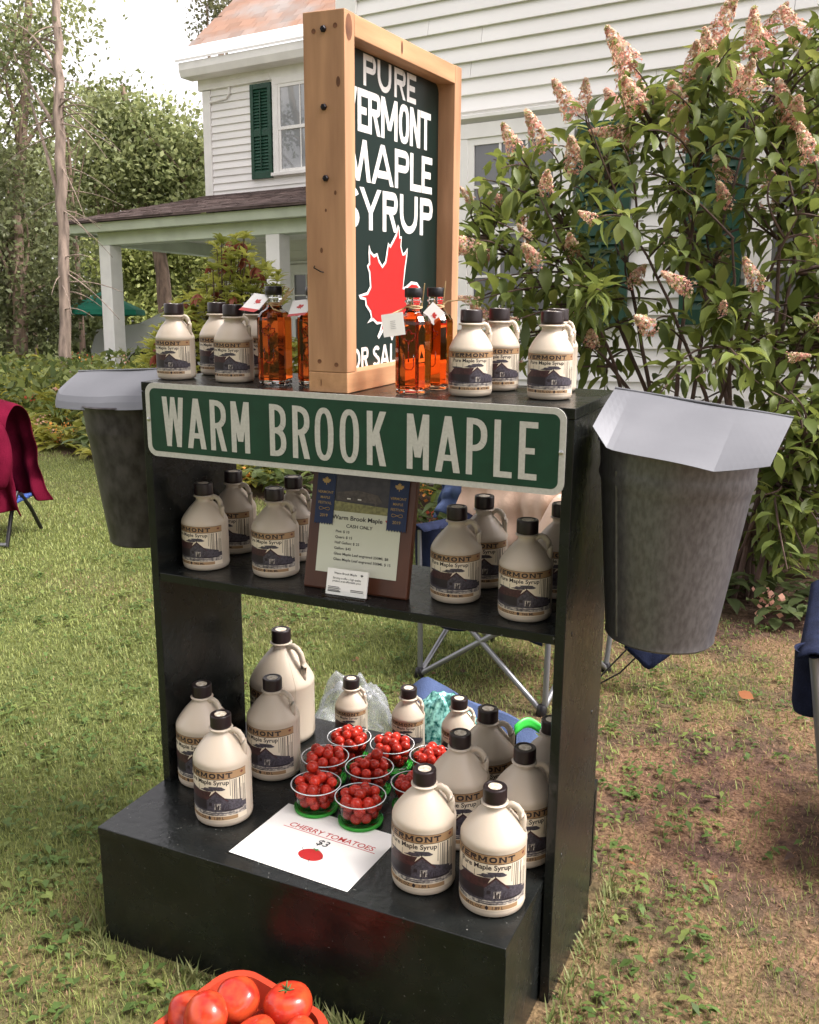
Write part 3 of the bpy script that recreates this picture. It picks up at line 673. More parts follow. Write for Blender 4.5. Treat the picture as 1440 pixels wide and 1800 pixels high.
LEAF = [(0.3039, 1.495), (0.2945, 1.477), (0.2781, 1.4627), (0.2664, 1.4526), (0.2572, 1.4581), (0.2503, 1.4405), (0.2435, 1.421), (0.2298, 1.4121), (0.2164, 1.4225), (0.2075, 1.4357), (0.1921, 1.4325), (0.1792, 1.4388), (0.1707, 1.4508), (0.1684, 1.4348), (0.1704, 1.4161), (0.161, 1.4104), (0.1703, 1.3973), (0.1744, 1.3707), (0.1614, 1.3594), (0.1256, 1.3543), (0.1317, 1.3467), (0.1528, 1.3444), (0.1548, 1.333), (0.1741, 1.319), (0.1784, 1.3092), (0.1609, 1.2983), (0.1871, 1.3031), (0.2049, 1.2945), (0.2275, 1.2956), (0.2184, 1.2821), (0.2071, 1.2708), (0.2138, 1.2645), (0.2321, 1.2775), (0.2437, 1.2949), (0.2601, 1.2761), (0.2768, 1.258), (0.2864, 1.2687), (0.3033, 1.2823), (0.333, 1.283), (0.3738, 1.2854), (0.3631, 1.3069), (0.3836, 1.3189), (0.4148, 1.3393), (0.4304, 1.3604), (0.4034, 1.3775), (0.3722, 1.3797), (0.3444, 1.3695), (0.332, 1.3675), (0.3415, 1.4022), (0.3511, 1.4328), (0.3534, 1.45), (0.3385, 1.4406), (0.3287, 1.4383), (0.3212, 1.4522), (0.3234, 1.4721), (0.3137, 1.4718), (0.3111, 1.4894)]
b = MB(); fill_poly(b, LEAF, sgn, .0013); lf = b.build('leaf_outline', M_SIGNWHITE, fs)
b = MB(); fill_poly(b, offset_poly(LEAF, -.0062), sgn, .0019); b.build('red_leaf', M_SIGNRED, fs)
for zz, xx in ((.632, -.02), (.505, -.021), (.385, -.019)):
    b = MB(); b.lathe([(.006, 0), (.006, .003), (.0045, .0055), (0, .006)], 6); o = b.build('bolt', M_DARKMETAL, fs, smooth=False); o.matrix_local = Matrix.Translation((xx, fy0-.0002, zz)) @ Matrix.Rotation(R(90), 4, 'X')
for zz, xx in ((.058, -.038), (.053, -.002), (.63, -.040), (.636, .003)):
    b = MB(); b.lathe([(.0042, -.001), (.0042, .0004), (.002, .0002), (0, .0001)], 12); o = b.build('screw', M_KNOT, fs, smooth=True); o.matrix_local = Matrix.Translation((xx, fy0-.0003, zz)) @ Matrix.Rotation(R(90), 4, 'X')
for (x, z, rx, rz, side) in ((.008, .545, .004, .009, 0), (-.03, .26, .003, .005, 0), (.0, .36, .0025, .004, 0), (-.02, .33, .002, .003, 0), (-.035, .018, .0008, .007, 0)):
    b = MB(); b.add([(x+rx*math.cos(i*.524), fy0-.0006, z+rz*math.sin(i*.524)) for i in range(12)], [tuple(range(12))]); b.build('knot', M_KNOT, fs)
for (y, z, ry, rz) in ((.022, .635, .012, .022), (.24, .644, .004, .012)):
    b = MB(); b.add([(fx1+.0006, y+ry*math.cos(i*.524), z+rz*math.sin(i*.524)) for i in range(12)], [tuple(range(12))]); b.build('knot', M_KNOT, fs)
b = MB(); b.tube([(-.045, fy0-.001, .232), (-.044, fy0-.006, .229), (-.030, fy0-.005, .222), (-.026, fy0-.001, .221)], .0011, 6); b.build('bent_staple', M_DARKMETAL, fs)

# ------------------------------------------------------------------ sap buckets hung on the sides
def bucket(M, label, seam=0.0, h=.360, rt=.139, gm_=None):
    t = thing('sap_bucket', label, 'bucket', M, 'galvanized sap buckets hung on the stand')
    rb = .097 if rt > .13 else .090
    prof = [(rb-.004, .006), (rb, .0), (rb+.003, .004), (rb+.0025, .012)]
    for i in range(1, 25):
        z = .012+(h-.012)*i/25; r = rb+.0015+(rt-rb)*(z/h)
        bead = .004*math.exp(-((z-h+.055)/.006)**2)
        prof.append((r+bead, z))
    prof += [(rt+.002, h), (rt+.005, h+.003), (rt+.002, h+.006), (rt-.002, h+.002)]
    inner = [(rb+(rt-rb)*(z/h)-.002, z) for z in [h-.0]+[h*(1-i/8) for i in range(1, 8)]] + [(rb-.002, .008), (0, .008)]
    b = MB(); n = 64; pr = prof+inner; vs = []; fs = []
    for r, z in pr:
        for j in range(n):
            a = 2*math.pi*j/n; q = r*(1+.010*math.sin(3*a+1)*(z/h)+.004*math.sin(7*a)*(1-z/h)); vs.append((q*math.cos(a), q*math.sin(a), z))
    for i in range(len(pr)-1):
        for j in range(n): fs.append((i*n+j, i*n+(j+1)%n, (i+1)*n+(j+1)%n, (i+1)*n+j))
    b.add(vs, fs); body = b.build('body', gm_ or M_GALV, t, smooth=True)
    b = MB(); pts = []
    for i in range(30):
        z = .012+(h-.05)*i/29; r = rb+.0022+(rt-rb)*(z/h); pts.append((r*math.cos(seam), r*math.sin(seam), z))
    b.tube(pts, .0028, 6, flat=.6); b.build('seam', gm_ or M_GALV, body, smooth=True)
    return t
bucket(S(.598, .152, .742) @ Matrix.Rotation(R(2.0), 4, 'Y'), 'galvanized sap bucket on the sunlit right side of the stand, large in view', R(-128))
bucket(S(-.590, .160, .786) @ Matrix.Rotation(R(-1.5), 4, 'Y'), 'shade-darkened galvanized sap bucket hung on the left side of the stand', R(-40), .318, .126, M_GALV_SHADED)
def lid(label, ridge, front, fold=0.0):
    """folded sheet: ridge from A to B, front apron outline, mirrored behind"""
    t = thing('bucket_lid', label, 'bucket lid', S(0, 0, 0), 'folded sheet metal bucket lids')
    A, B = [Vector(p) for p in ridge]
    yc = A.y
    me = MB()
    def sheet(sgn):
        pts = [A] + [Vector((p[0], yc+(p[1]-yc)*sgn, p[2])) for p in front] + [B]
        n = 12; k = len(front)
        # rows between ridge and apron edge, sagging a little
        rows = []
        def edge(f):
            q = [A]+[Vector(p) for p in front]+[B]
            # walk along the apron edge by x
            x = A.x+(B.x-A.x)*f
            xs = [p[0] for p in front]
            x = xs[0]+(xs[-1]-xs[0])*f
            for i in range(k-1):
                if xs[i] <= x+1e-9 <= xs[i+1]+1e-6 or i == k-2:
                    u = (x-xs[i])/max(1e-9, xs[i+1]-xs[i]); u = min(max(u, 0), 1)
                    p = Vector(front[i]).lerp(Vector(front[i+1]), u); break
            return Vector((p.x, yc+(p.y-yc)*sgn, p.z))
        N, Mr = 28, 8; vs = []; fs = []
        for i in range(N+1):
            f = i/N; e = edge(f); r0 = A.lerp(B, f)
            for j in range(Mr+1):
                g = j/Mr; p = r0.lerp(e, g); p.z += .0015*math.sin(math.pi*g)+.0012*math.sin(9*f+3*g)
                if g > .80: p.z -= fold*(g-.80)/.20; p.y += sgn*fold*.95*(g-.80)/.20
                vs.append(p)
        for i in range(N):
            for j in range(Mr):
                a = i*(Mr+1)+j; fs.append((a, a+Mr+1, a+Mr+2, a+1))
        me.add(vs, fs)
    sheet(1); sheet(-1)
    o = me.build('sheet', M_LID, t); sd_ = o.modifiers.new('gauge', 'SOLIDIFY'); sd_.thickness = .0009; sd_.offset = -1
    b = MB(); b.tube([A+Vector((0, 0, .001)), B+Vector((0, 0, .001))], .0022, 8); b.build('ridge_fold', M_LID, t, smooth=True)
    return t
lid('pale galvanized folded lid over the bucket at the right side', [(.491, .150, 1.197), (.796, .150, 1.163)], [(.487, .015, 1.146), (.520, -.012, 1.115), (.695, -.020, 1.092), (.777, -.010, 1.107)])
lid('bluish folded metal lid over the bucket at the left side', [(-.765, .150, 1.170), (-.470, .150, 1.190)], [(-.768, .062, 1.120), (-.757, .050, 1.108), (-.62, .030, 1.110), (-.472, .018, 1.126)], .0105)

# ------------------------------------------------------------------ syrup jugs
JUG = {  # radius, shoulder z, neck z, neck radius, cap z, height, cap radius, volume line, label bottom, label height
    'pint':    dict(R=.0405, zs=.0865, zn=.119, rn=.0185, zc=.1335, H=.156, rc=.0205, vol='1 PINT \u2666 16 FL OZ \u2666 473 ML', lb=.012, lh=.070, hw=.0048),
    'quart':   dict(R=.0507, zs=.104, zn=.1465, rn=.0175, zc=.1620, H=.187, rc=.0205, vol='32 FL OZ \u2666 946 ML', lb=.014, lh=.086, hw=.0056),
    'half':    dict(R=.0610, zs=.140, zn=.1930, rn=.0200, zc=.2050, H=.232, rc=.0222, vol='64 FL OZ \u2666 1.89 L', lb=.018, lh=.112, hw=.0068),
    'gallon':  dict(R=.0800, zs=.150, zn=.2330, rn=.0215, zc=.2490, H=.279, rc=.0240, vol='128 FL OZ \u2666 3.78 L', lb=.022, lh=.120, hw=.0082),
}
def label_mesh(J):
    R0 = J['R']+.0004; u = R0; hgt = J['lh']/1.9          # drawing units: x in radii, z 0..1.9
    bm = bmesh.new()
    def face(pts, k, mi):
        f = bm.faces.new([bm.verts.new((a, b, k)) for a, b in pts]); f.material_index = mi
    def rect(x0, x1, z0, z1, k, mi): face([(x0,z0),(x1,z0),(x1,z1),(x0,z1)], k, mi)
    rng = random.Random(4)
    rect(-1.48, 1.48, 0, 1.9, 0, 0)
    rect(-1.48, 1.48, 1.60, 1.885, 1, 1); rect(-1.48, 1.48, 1.885, 1.9, 2, 2); rect(-1.48, 1.48, 1.585, 1.605, 2, 2)
    xs = 0; ws = [.24,.215,.235,.29,.25,.25,.23]; x = -.97
    for ch, wd in zip('VERMONT', ws):
        for i, q in enumerate(draw(ch, x, 1.645, wd*.92, .195, .056, 'gothic', serif=1)): face(q, 3+.1*(i % 7), 2)
        x += wd*1.145
    for sx in (-1, 1): face(maple(sx*1.30, 1.735, .105), 4, 6)
    def text(s, size, x, z, bold, k, mi, xs=1.0):
        v, f = text2d(s, size, bold, xs); vv = [bm.verts.new((a+x, b+z, k)) for a, b in v]
        for t in f:
            try: q = bm.faces.new([vv[i] for i in t]); q.material_index = mi
            except ValueError: pass
    text('Pure Maple Syrup', .235, 0, 1.40, .022, 3, 2, .98)
    # woods at both ends of the picture
    for sx in (-1, 1):
        rect(min(sx*.90, sx*1.46), max(sx*.90, sx*1.46), .45, 1.57, 1.0, 0)
        xx = .92
        while xx < 1.44:
            wd = rng.choice([.008, .012, .02, .045, .03]); zt = 1.56 if wd > .018 else rng.uniform(1.15, 1.54)
            a, b2 = sx*xx, sx*(xx+wd); rect(min(a, b2), max(a, b2), rng.uniform(.42, .55), zt, 2.0, 2 if wd > .018 or rng.random() < .5 else 3)
            xx += wd+rng.uniform(.012, .05)
        rect(min(sx*.90, sx*1.46), max(sx*.90, sx*1.46), .42, .62, 2.6, 3)
    rect(.845, .862, .95, 1.57, 3, 2); rect(-.862, -.845, .95, 1.57, 3, 2)
    # snow, sugarhouse, smoke and bare tree
    rect(-1.47, 1.47, .20, .55, 1.5, 5)
    face([(-1.30,.36),(-1.30,.74),(-1.02,.86),(.08,.86),(.60,.9),(1.3,.7),(1.3,.36)], 2.7, 3); face([(-1.02,.46),(-1.02,.80),(.08,.80),(.08,.46)], 3.0, 2)
    face([(-1.08,.78),(-.74,1.10),(.22,1.13),(.06,.80)], 3.4, 4)
    face([(.02,.44),(.02,.80),(.36,1.13),(.72,.78),(.80,.74),(.80,.44)], 3.8, 3)
    face([(-.02,.80),(.36,1.17),(.80,.75),(.74,.74),(.36,1.09),(.03,.77)], 4.2, 4)
    rect(.30, .52, .44, .68, 4.4, 5); rect(.34, .385, .45, .66, 4.8, 2); rect(.42, .46, .45, .62, 4.8, 2); rect(.10, .22, .58, .70, 4.6, 2)
    for i in range(9): rect(.34+i*.052, .34+i*.052+.022, .40+.02*(i % 3), .52+.05*((i*7) % 3), 5.2, 2)
    for cx, cz, rx, rz in ((.18,1.22,.32,.06),(.36,1.28,.30,.055),(.05,1.17,.26,.04),(.52,1.22,.18,.05),(-.6,1.12,.3,.05)):
        pts = [(cx+rx*math.cos(a)*rng.uniform(.75,1.1), cz+rz*math.sin(a)*rng.uniform(.7,1.2)) for a in [2*math.pi*i/16 for i in range(16)]]; face(pts, 2.8+cx, 3)
    rect(.335, .36, 1.08, 1.25, 3.3, 2); rect(-.30, -.285, 1.10, 1.33, 3.2, 2); rect(-.62, -.605, 1.08, 1.33, 3.2, 2)
    for cx, cz, rx, rz in ((-.5,.36,.55,.022),(.45,.30,.6,.02),(-.9,.28,.35,.018),(.9,.40,.45,.025),(.1,.24,.5,.014),(-.2,.44,.4,.02)):
        face([(cx+rx*math.cos(a)*rng.uniform(.8,1.1), cz+rz*math.sin(a)*rng.uniform(.7,1.2)) for a in [2*math.pi*i/16 for i in range(16)]], 3+.2*(cx+1), 2 if rng.random() < .6 else 3)
    rect(-1.1, 1.1, .03, .175, 2, 1); text(J['vol'], .155, 0, .05, .012, 3, 2, .95)
    geom = bm.verts[:]+bm.edges[:]+bm.faces[:]
    for i in range(-20, 21):
        bmesh.ops.bisect_plane(bm, geom=bm.verts[:]+bm.edges[:]+bm.faces[:], plane_co=(i*.073+.003, 0, 0), plane_no=(1, 0, 0))
    for v in bm.verts:
        r = R0+v.co.z*.00006; a = v.co.x - math.pi/2
        v.co = (r*math.cos(a), r*math.sin(a), J['lb']+v.co.y*hgt)
    for f in bm.faces: f.smooth = True
    bmesh.ops.recalc_face_normals(bm, faces=bm.faces)
    for f in bm.faces:
        c = f.calc_center_median()
        if f.normal.x*c.x+f.normal.y*c.y < 0: f.normal_flip()
    me = bpy.data.meshes.new('label'); bm.to_mesh(me); bm.free()
    for m in LBL: me.materials.append(m)
    return me
JM = {}
for k, J in JUG.items():
    Rr, zs, zn, rn, zc, H, rc = (J[q] for q in ('R','zs','zn','rn','zc','H','rc'))
    b = MB(); f = Rr/.061
    prof = [(0, .003), (Rr*.72, .003), (Rr*.80, 0), (Rr*.90, .0008), (Rr*.965, .004*f), (Rr*.995, .010*f), (Rr, .014*f)]
    prof += [(Rr*.992, J['lb']-.001), (Rr*.992, J['lb']+J['lh']+.001), (Rr, zs-.004*f), (Rr*.995, zs), (Rr*.975, zs+.004*f), (Rr*.94, zs+.008*f)]
    for i in range(1, 9):
        t = i/8; r = Rr*.94+(rn*1.08-Rr*.94)*t; z = zs+.008*f+(zn-zs-.008*f)*(t**.93); prof.append((r+.0015*f*math.sin(math.pi*t), z))
    prof += [(rn*.98, zn+.003*f), (rn*.97, zc-.007), (rn*1.03, zc-.0055), (rn*1.24, zc-.0048), (rn*1.27, zc-.0030), (rn*1.22, zc-.0018), (rn*1.0, zc-.001), (rn, zc+.004), (0, zc+.004)]
    b.lathe(prof, 56)
    for ang in (R(8), R(188)): b.tube([(r*math.cos(ang), r*math.sin(ang), z) for r, z in prof[5:] if z < zn and r > rn*1.05], .00045*f, 4)
    JM[k, 'body'] = b.data('body', M_CREAM, True, R(45))
    xh = Rr*.86; zl = zs+.008*f+(zn-zs)*.13; hw = J['hw']
    path = [(rn*.7, 0, zc-.012*f-.003), (rn*1.15, 0, zc-.008*f), (rn+.35*(xh-rn), 0, zc-.0055*f), (rn+.62*(xh-rn), 0, zc-.009*f), (rn+.84*(xh-rn), 0, zc-.018*f), (xh*.97, 0, zc-.032*f), (xh, 0, zc-.045*f if zc-.045*f > zl+.01 else (zc+zl)/2), (xh*.995, 0, (zl+zc)/2-.008*f), (xh*.985, 0, zl+.004), (xh*.95, 0, zl-.010*f)]
    b = MB(); b.tube(path, [hw*1.15]+[hw]*8+[hw*1.2], 10, flat=.75); JM[k, 'handle'] = b.data('handle', M_CREAM, True)
    b = MB(); n = 72; vs = []; fs = []
    pr = [(rc*.97, zc-.0005, 0), (rc, zc+.001, 0), (rc, zc+.004, 0), (rc*.985, zc+.0055, 1), (rc*.985, H-.003, 1), (rc*.965, H-.0008, 0), (rc*.93, H, 0), (rc*.80, H, 0), (rc*.76, H-.0012, 0), (0, H-.0012, 0)]
    for r, z, rib in pr:
        for j in range(n):
            a = 2*math.pi*j/n; q = r*(1+(.012 if (rib and j % 2) else 0)); vs.append((q*math.cos(a), q*math.sin(a), z))
    for i in range(len(pr)-1):
        for j in range(n): fs.append((i*n+j, i*n+(j+1)%n, (i+1)*n+(j+1)%n, (i+1)*n+j))
    b.add(vs, fs); JM[k, 'cap'] = b.data('cap', M_CAP, True, R(35))
    b = MB(); b.lathe([(rc*.56, H-.0011), (rc*.56, H-.0006), (0, H-.0006)], 24); JM[k, 'seal'] = b.data('seal', M_SEAL)
    JM[k, 'label'] = label_mesh(J)
def jug(k, x, y, z, label, rz=0.0, hrot=8, group=None):
    nm = {'pint': 'pint_jug', 'quart': 'quart_jug', 'half': 'half_gallon_jug', 'gallon': 'gallon_jug'}[k]
    t = thing(nm, label, 'syrup jug', S(x, y, z+.0008, R(rz)), group or 'cream maple syrup jugs')
    link('body', JM[k, 'body'], t); h = link('handle', JM[k, 'handle'], t); h.rotation_euler = (0, 0, R(hrot))
    c = link('cap', JM[k, 'cap'], t); s_ = link('seal', JM[k, 'seal'], c); link('label', JM[k, 'label'], t)
    c.rotation_euler = (0, 0, random.uniform(0, 6))
    return t
g1 = 'pint jugs on the top board'; g2 = 'quart jugs on the middle shelf'; g3 = 'jugs on the box base'
jug('pint', -.431, .083, SH, 'pint syrup jug at the far left end of the top board', -2, 12, g1)
jug('pint', -.409, .205, SH, 'pint syrup jug half hidden behind the second jug on the left of the top board', 3, 10, g1)
jug('pint', -.291, .094, SH, 'pint syrup jug beside the leftmost amber bottle on the top board', 0, 10, g1)
jug('pint', -.335, .235, SH, 'pint syrup jug almost hidden behind the leftmost amber bottle', 0, 20, g1)
jug('pint', .231, .098, SH, 'pint syrup jug just right of the amber bottle pair on the top board', 18, 14, g1)
jug('pint', .246, .209, SH, 'pint syrup jug behind, second row, right of the framed sign', 8, 10, g1)
jug('pint', .378, .119, SH, 'front pint syrup jug nearest the right end of the top board', 4, 12, g1)
jug('pint', .352, .245, SH, 'rear pint syrup jug peeking out at the right end of the top board', -22, 10, g1)
jug('quart', -.380, .089, SZ, 'quart syrup jug at the left end of the shelf, in front', -6, 12, g2)
jug('quart', -.396, .225, SZ, 'quart syrup jug in the shaded back corner of the shelf at left', -10, 12, g2)
jug('quart', -.213, .110, SZ, 'quart syrup jug in front, left beside the price plaque', 0, 10, g2)
jug('quart', -.240, .232, SZ, 'quart syrup jug at the back, left beside the price plaque', -16, 10, g2)
jug('quart', .199, .124, SZ, 'quart syrup jug in front, right beside the price plaque', 2, 10, g2)
jug('quart', .214, .238, SZ, 'quart syrup jug behind, against the peach jacket', 2, 10, g2)
jug('quart', .357, .083, SZ, 'quart syrup jug at the right front of the shelf', 0, 10, g2)
jug('quart', .378, .240, SZ, 'quart syrup jug mostly hidden behind the right post at the back of the shelf', -4, 10, g2)
jug('half', -.251, -.060, BH, 'half gallon syrup jug standing foremost on the left of the box base', 0, 8, g3)
jug('half', -.380, .050, BH, 'half gallon syrup jug against the left side panel on the box base', -8, 4, g3)
jug('half', -.256, .148, BH, 'half gallon syrup jug in front of the gallon jug', -6, 8, g3)
jug('gallon', -.336, .316, BH, 'biggest jug, a gallon of syrup at the back left of the base', -42, 34, g3)
jug('half', .229, -.091, BH, 'half gallon syrup jug beside the cherry tomato paper, on its right', 0, 10, g3)
jug('half', .370, -.096, BH, 'nearest half gallon syrup jug at the front right corner of the base', 4, 8, g3)
jug('half', .235, .074, BH, 'half gallon syrup jug in the second row, behind the one beside the paper', 8, 6, g3)
jug('half', .372, .070, BH, 'half gallon syrup jug against the right side panel on the base', 12, 4, g3)
jug('half', .246, .205, BH, 'half gallon syrup jug in the third row on the right of the base', 10, 6, g3)
jug('half', .384, .212, BH, 'half gallon syrup jug at the back beside the right post, only its cap corner showing', 6, 4, g3)
jug('pint', -.175, .378, BH, 'small pint jug at the back of the base in front of the grey bag', 2, 8, g3)
jug('pint', -.023, .387, BH, 'small pint jug at the back of the base in front of the teal sequins', 0, 8, g3)
jug('pint', .110, .384, BH, 'small pint jug at the back of the base in front of the blue cloth', 6, 8, g3)

# ------------------------------------------------------------------ amber glass bottles
def bottle_mesh():
    hw, cf = .0285, .0085                                   # half width, corner chamfer
    def ring(s, z, c):                                     # chamfered square section (8 corners)
        a = hw*s; q = c; return [(a-q,-a,z),(a,-a+q,z),(a,a-q,z),(a-q,a,z),(-a+q,a,z),(-a,a-q,z),(-a,-a+q,z),(-a+q,-a,z)]
    def loft(rings):
        b = MB(); n = 8; vs = [p for r in rings for p in r]; fs = []
        for i in range(len(rings)-1):
            for j in range(n): fs.append((i*n+j, i*n+(j+1)%n, (i+1)*n+(j+1)%n, (i+1)*n+j))
        fs.append(tuple(range(n-1,-1,-1))); fs.append(tuple((len(rings)-1)*n+j for j in range(n))); b.add(vs, fs); return b
    r = .0135
    neck = lambda z, rr: [(rr*math.cos(R(a)), rr*math.sin(R(a)), z) for a in (-67.5,-22.5,22.5,67.5,112.5,157.5,202.5,247.5)]
    body = loft([ring(.93, .0095, cf*.9), ring(.985, .012, cf), ring(1, .016, cf), ring(1, .070, cf), ring(1, .128, cf), ring(.97, .134, cf), ring(.80, .143, cf*.9), ring(.55, .149, cf*.9), neck(.153, r*1.08), neck(.163, r)]).data('syrup_body', M_SYRUP)
    base = loft([ring(.90, 0, cf*.8), ring(.97, .002, cf), ring(.97, .0075, cf), ring(.93, .0092, cf*.9)]).data('glass_base', M_CLEAR)
    b = MB(); b.lathe([(r*1.04, .1635), (r*1.04, .167), (r*1.22, .168), (r*1.24, .1715), (r*1.04, .1728), (r*1.04, .1775)], 24); neckm = b.data('glass_neck', M_CLEAR, True, R(30))
    b = MB(); b.lathe([(r*1.18, .1765), (r*1.26, .178), (r*1.26, .192), (r*1.18, .1938), (0, .1938)], 28); cap = b.data('cap', M_BLACK, True, R(40))
    b = MB(); to = lambda a, c, k: (a, -hw-.0004-k, c)
    out = maple(0, .100, .022); 
    for i in range(len(out)): p, q = out[i], out[(i+1)%len(out)]; b.tube([to(*p, .0), to(*q, .0)], .0009, 5)
    b.tube([to(-.010, .074, 0), to(-.010, .052, 0), to(-.004, .046, 0), to(.006, .046, 0), to(.010, .052, 0), to(.010, .074, 0)], .0010, 5); b.tube([to(0, .092, 0), to(0, .060, 0)], .0012, 5)
    emb = b.data('embossed_leaf', M_SYRUP, True)
    return body, base, neckm, cap, emb
BM = bottle_mesh()
def bottle(x, y, rz, label, tagspec):
    t = thing('syrup_bottle', label, 'syrup bottle', S(x, y, SH+.0008, R(rz)), 'amber glass syrup bottles')
    bd = link('syrup_body', BM[0], t, bevel=.0012); link('glass_base', BM[1], t); link('glass_neck', BM[2], t); link('cap', BM[3], t); link('embossed_leaf', BM[4], bd)
    # raffia: a loop round the neck and loose ends
    b = MB(); rr = .0158
    for dz, ph in ((0, 0), (.0022, 1.2)): b.tube([(rr*math.cos(a+ph), rr*math.sin(a+ph), .158+dz+.0012*math.sin(2*a)) for a in [2*math.pi*i/16 for i in range(17)]], .0012, 5)
    ends = tagspec.get('ends', [])
    for e in ends: b.tube(e, [.0016]*(len(e)-1)+[.0011], 5, flat=.5)
    b.build('raffia_tie', M_RAFFIA, t, smooth=True)
    # swing tag: card square, centre, facing, tilt
    Mx = Matrix.Translation(tagspec['at']) @ Matrix.Rotation(R(tagspec['rz']), 4, 'Z') @ Matrix.Rotation(R(tagspec['rx']), 4, 'X') @ Matrix.Rotation(R(tagspec['ry']), 4, 'Y')
    s = tagspec.get('s', .019); b = MB(); b.box(-s, s, -.0005, .0005, -s, s); tg = b.build('tag', M_PAPER, t, M=Mx)
    to = lambda a, c, k: (a, -.0005-k, c)
    b = MB()
    if tagspec['print'] == 'leaf': fill_poly(b, maple(.002, -.004, s*.62, R(tagspec.get('lr', 0))), to, .0003); b.build('printed_leaf', M_RED, tg)
    else:
        for i in range(5): b.box(-s*.25, s*.25*(1-.2*(i % 2)), -.0009, -.0007, -s*.35+i*s*.16, -s*.35+i*s*.16+s*.035)
        b.build('print', mat('grey_print', (.35,.35,.36), .5), tg)
    if tagspec.get('fold'):
        b = MB(); b.add([(-s, -.0006, -s), (s, -.0006, -s), (s*.92, -.004, -s*1.55), (-s*.92, -.004, -s*1.55)], [(0,1,2,3)]); b.build('folded_flap', M_RED, tg)
bottle(-.186, .085, 8, 'leftmost amber syrup bottle, its white tag lying level with a red leaf',
       dict(at=(-.029, -.018, .164), rz=-10, rx=-52, ry=8, print='leaf', lr=-30, fold=True, s=.022, ends=[[(.014,-.004,.160),(.024,-.004,.172),(.034,.0,.183),(.040,.002,.186)],[(.013,-.006,.158),(.022,.004,.174),(.030,.008,.190),(.020,.010,.194),(.012,.012,.180)],[(.014,.0,.158),(.030,-.01,.170),(.046,-.006,.190)],[(.0,-.016,.158),(.012,-.03,.150),(.03,-.03,.145)]]))
bottle(-.108, .110, 4, 'amber syrup bottle half hidden behind the front edge of the framed sign',
       dict(at=(-.018, -.026, .155), rz=-4, rx=-50, ry=-10, print='leaf', lr=20, fold=True, s=.020, ends=[[(.0,.016,.160),(-.004,.014,.186),(-.006,.010,.214)],[(.004,.016,.160),(.012,.010,.190),(.020,.004,.204)]]))
bottle(.126, .072, 6, 'front amber syrup bottle right of the red leaf, with a plain white tag',
       dict(at=(-.028, -.034, .128), rz=6, rx=-4, ry=-9, print='text', s=.0205, ends=[[(.012,.010,.160),(.016,.006,.180),(.021,.0,.202)],[(-.014,-.006,.158),(-.022,-.022,.152),(-.030,-.032,.148)]]))
bottle(.134, .158, 4, 'rear amber syrup bottle right of the red leaf, with a leaf tag',
       dict(at=(.004, -.026, .146), rz=14, rx=-8, ry=42, print='leaf', lr=-40, s=.0155, ends=[[(.014,.0,.160),(.018,-.004,.186),(.021,-.006,.206)],[(.014,.0,.160),(.022,.002,.168),(.060,.002,.172)],[(.015,.002,.158),(.026,-.010,.145),(.036,-.014,.134)]]))

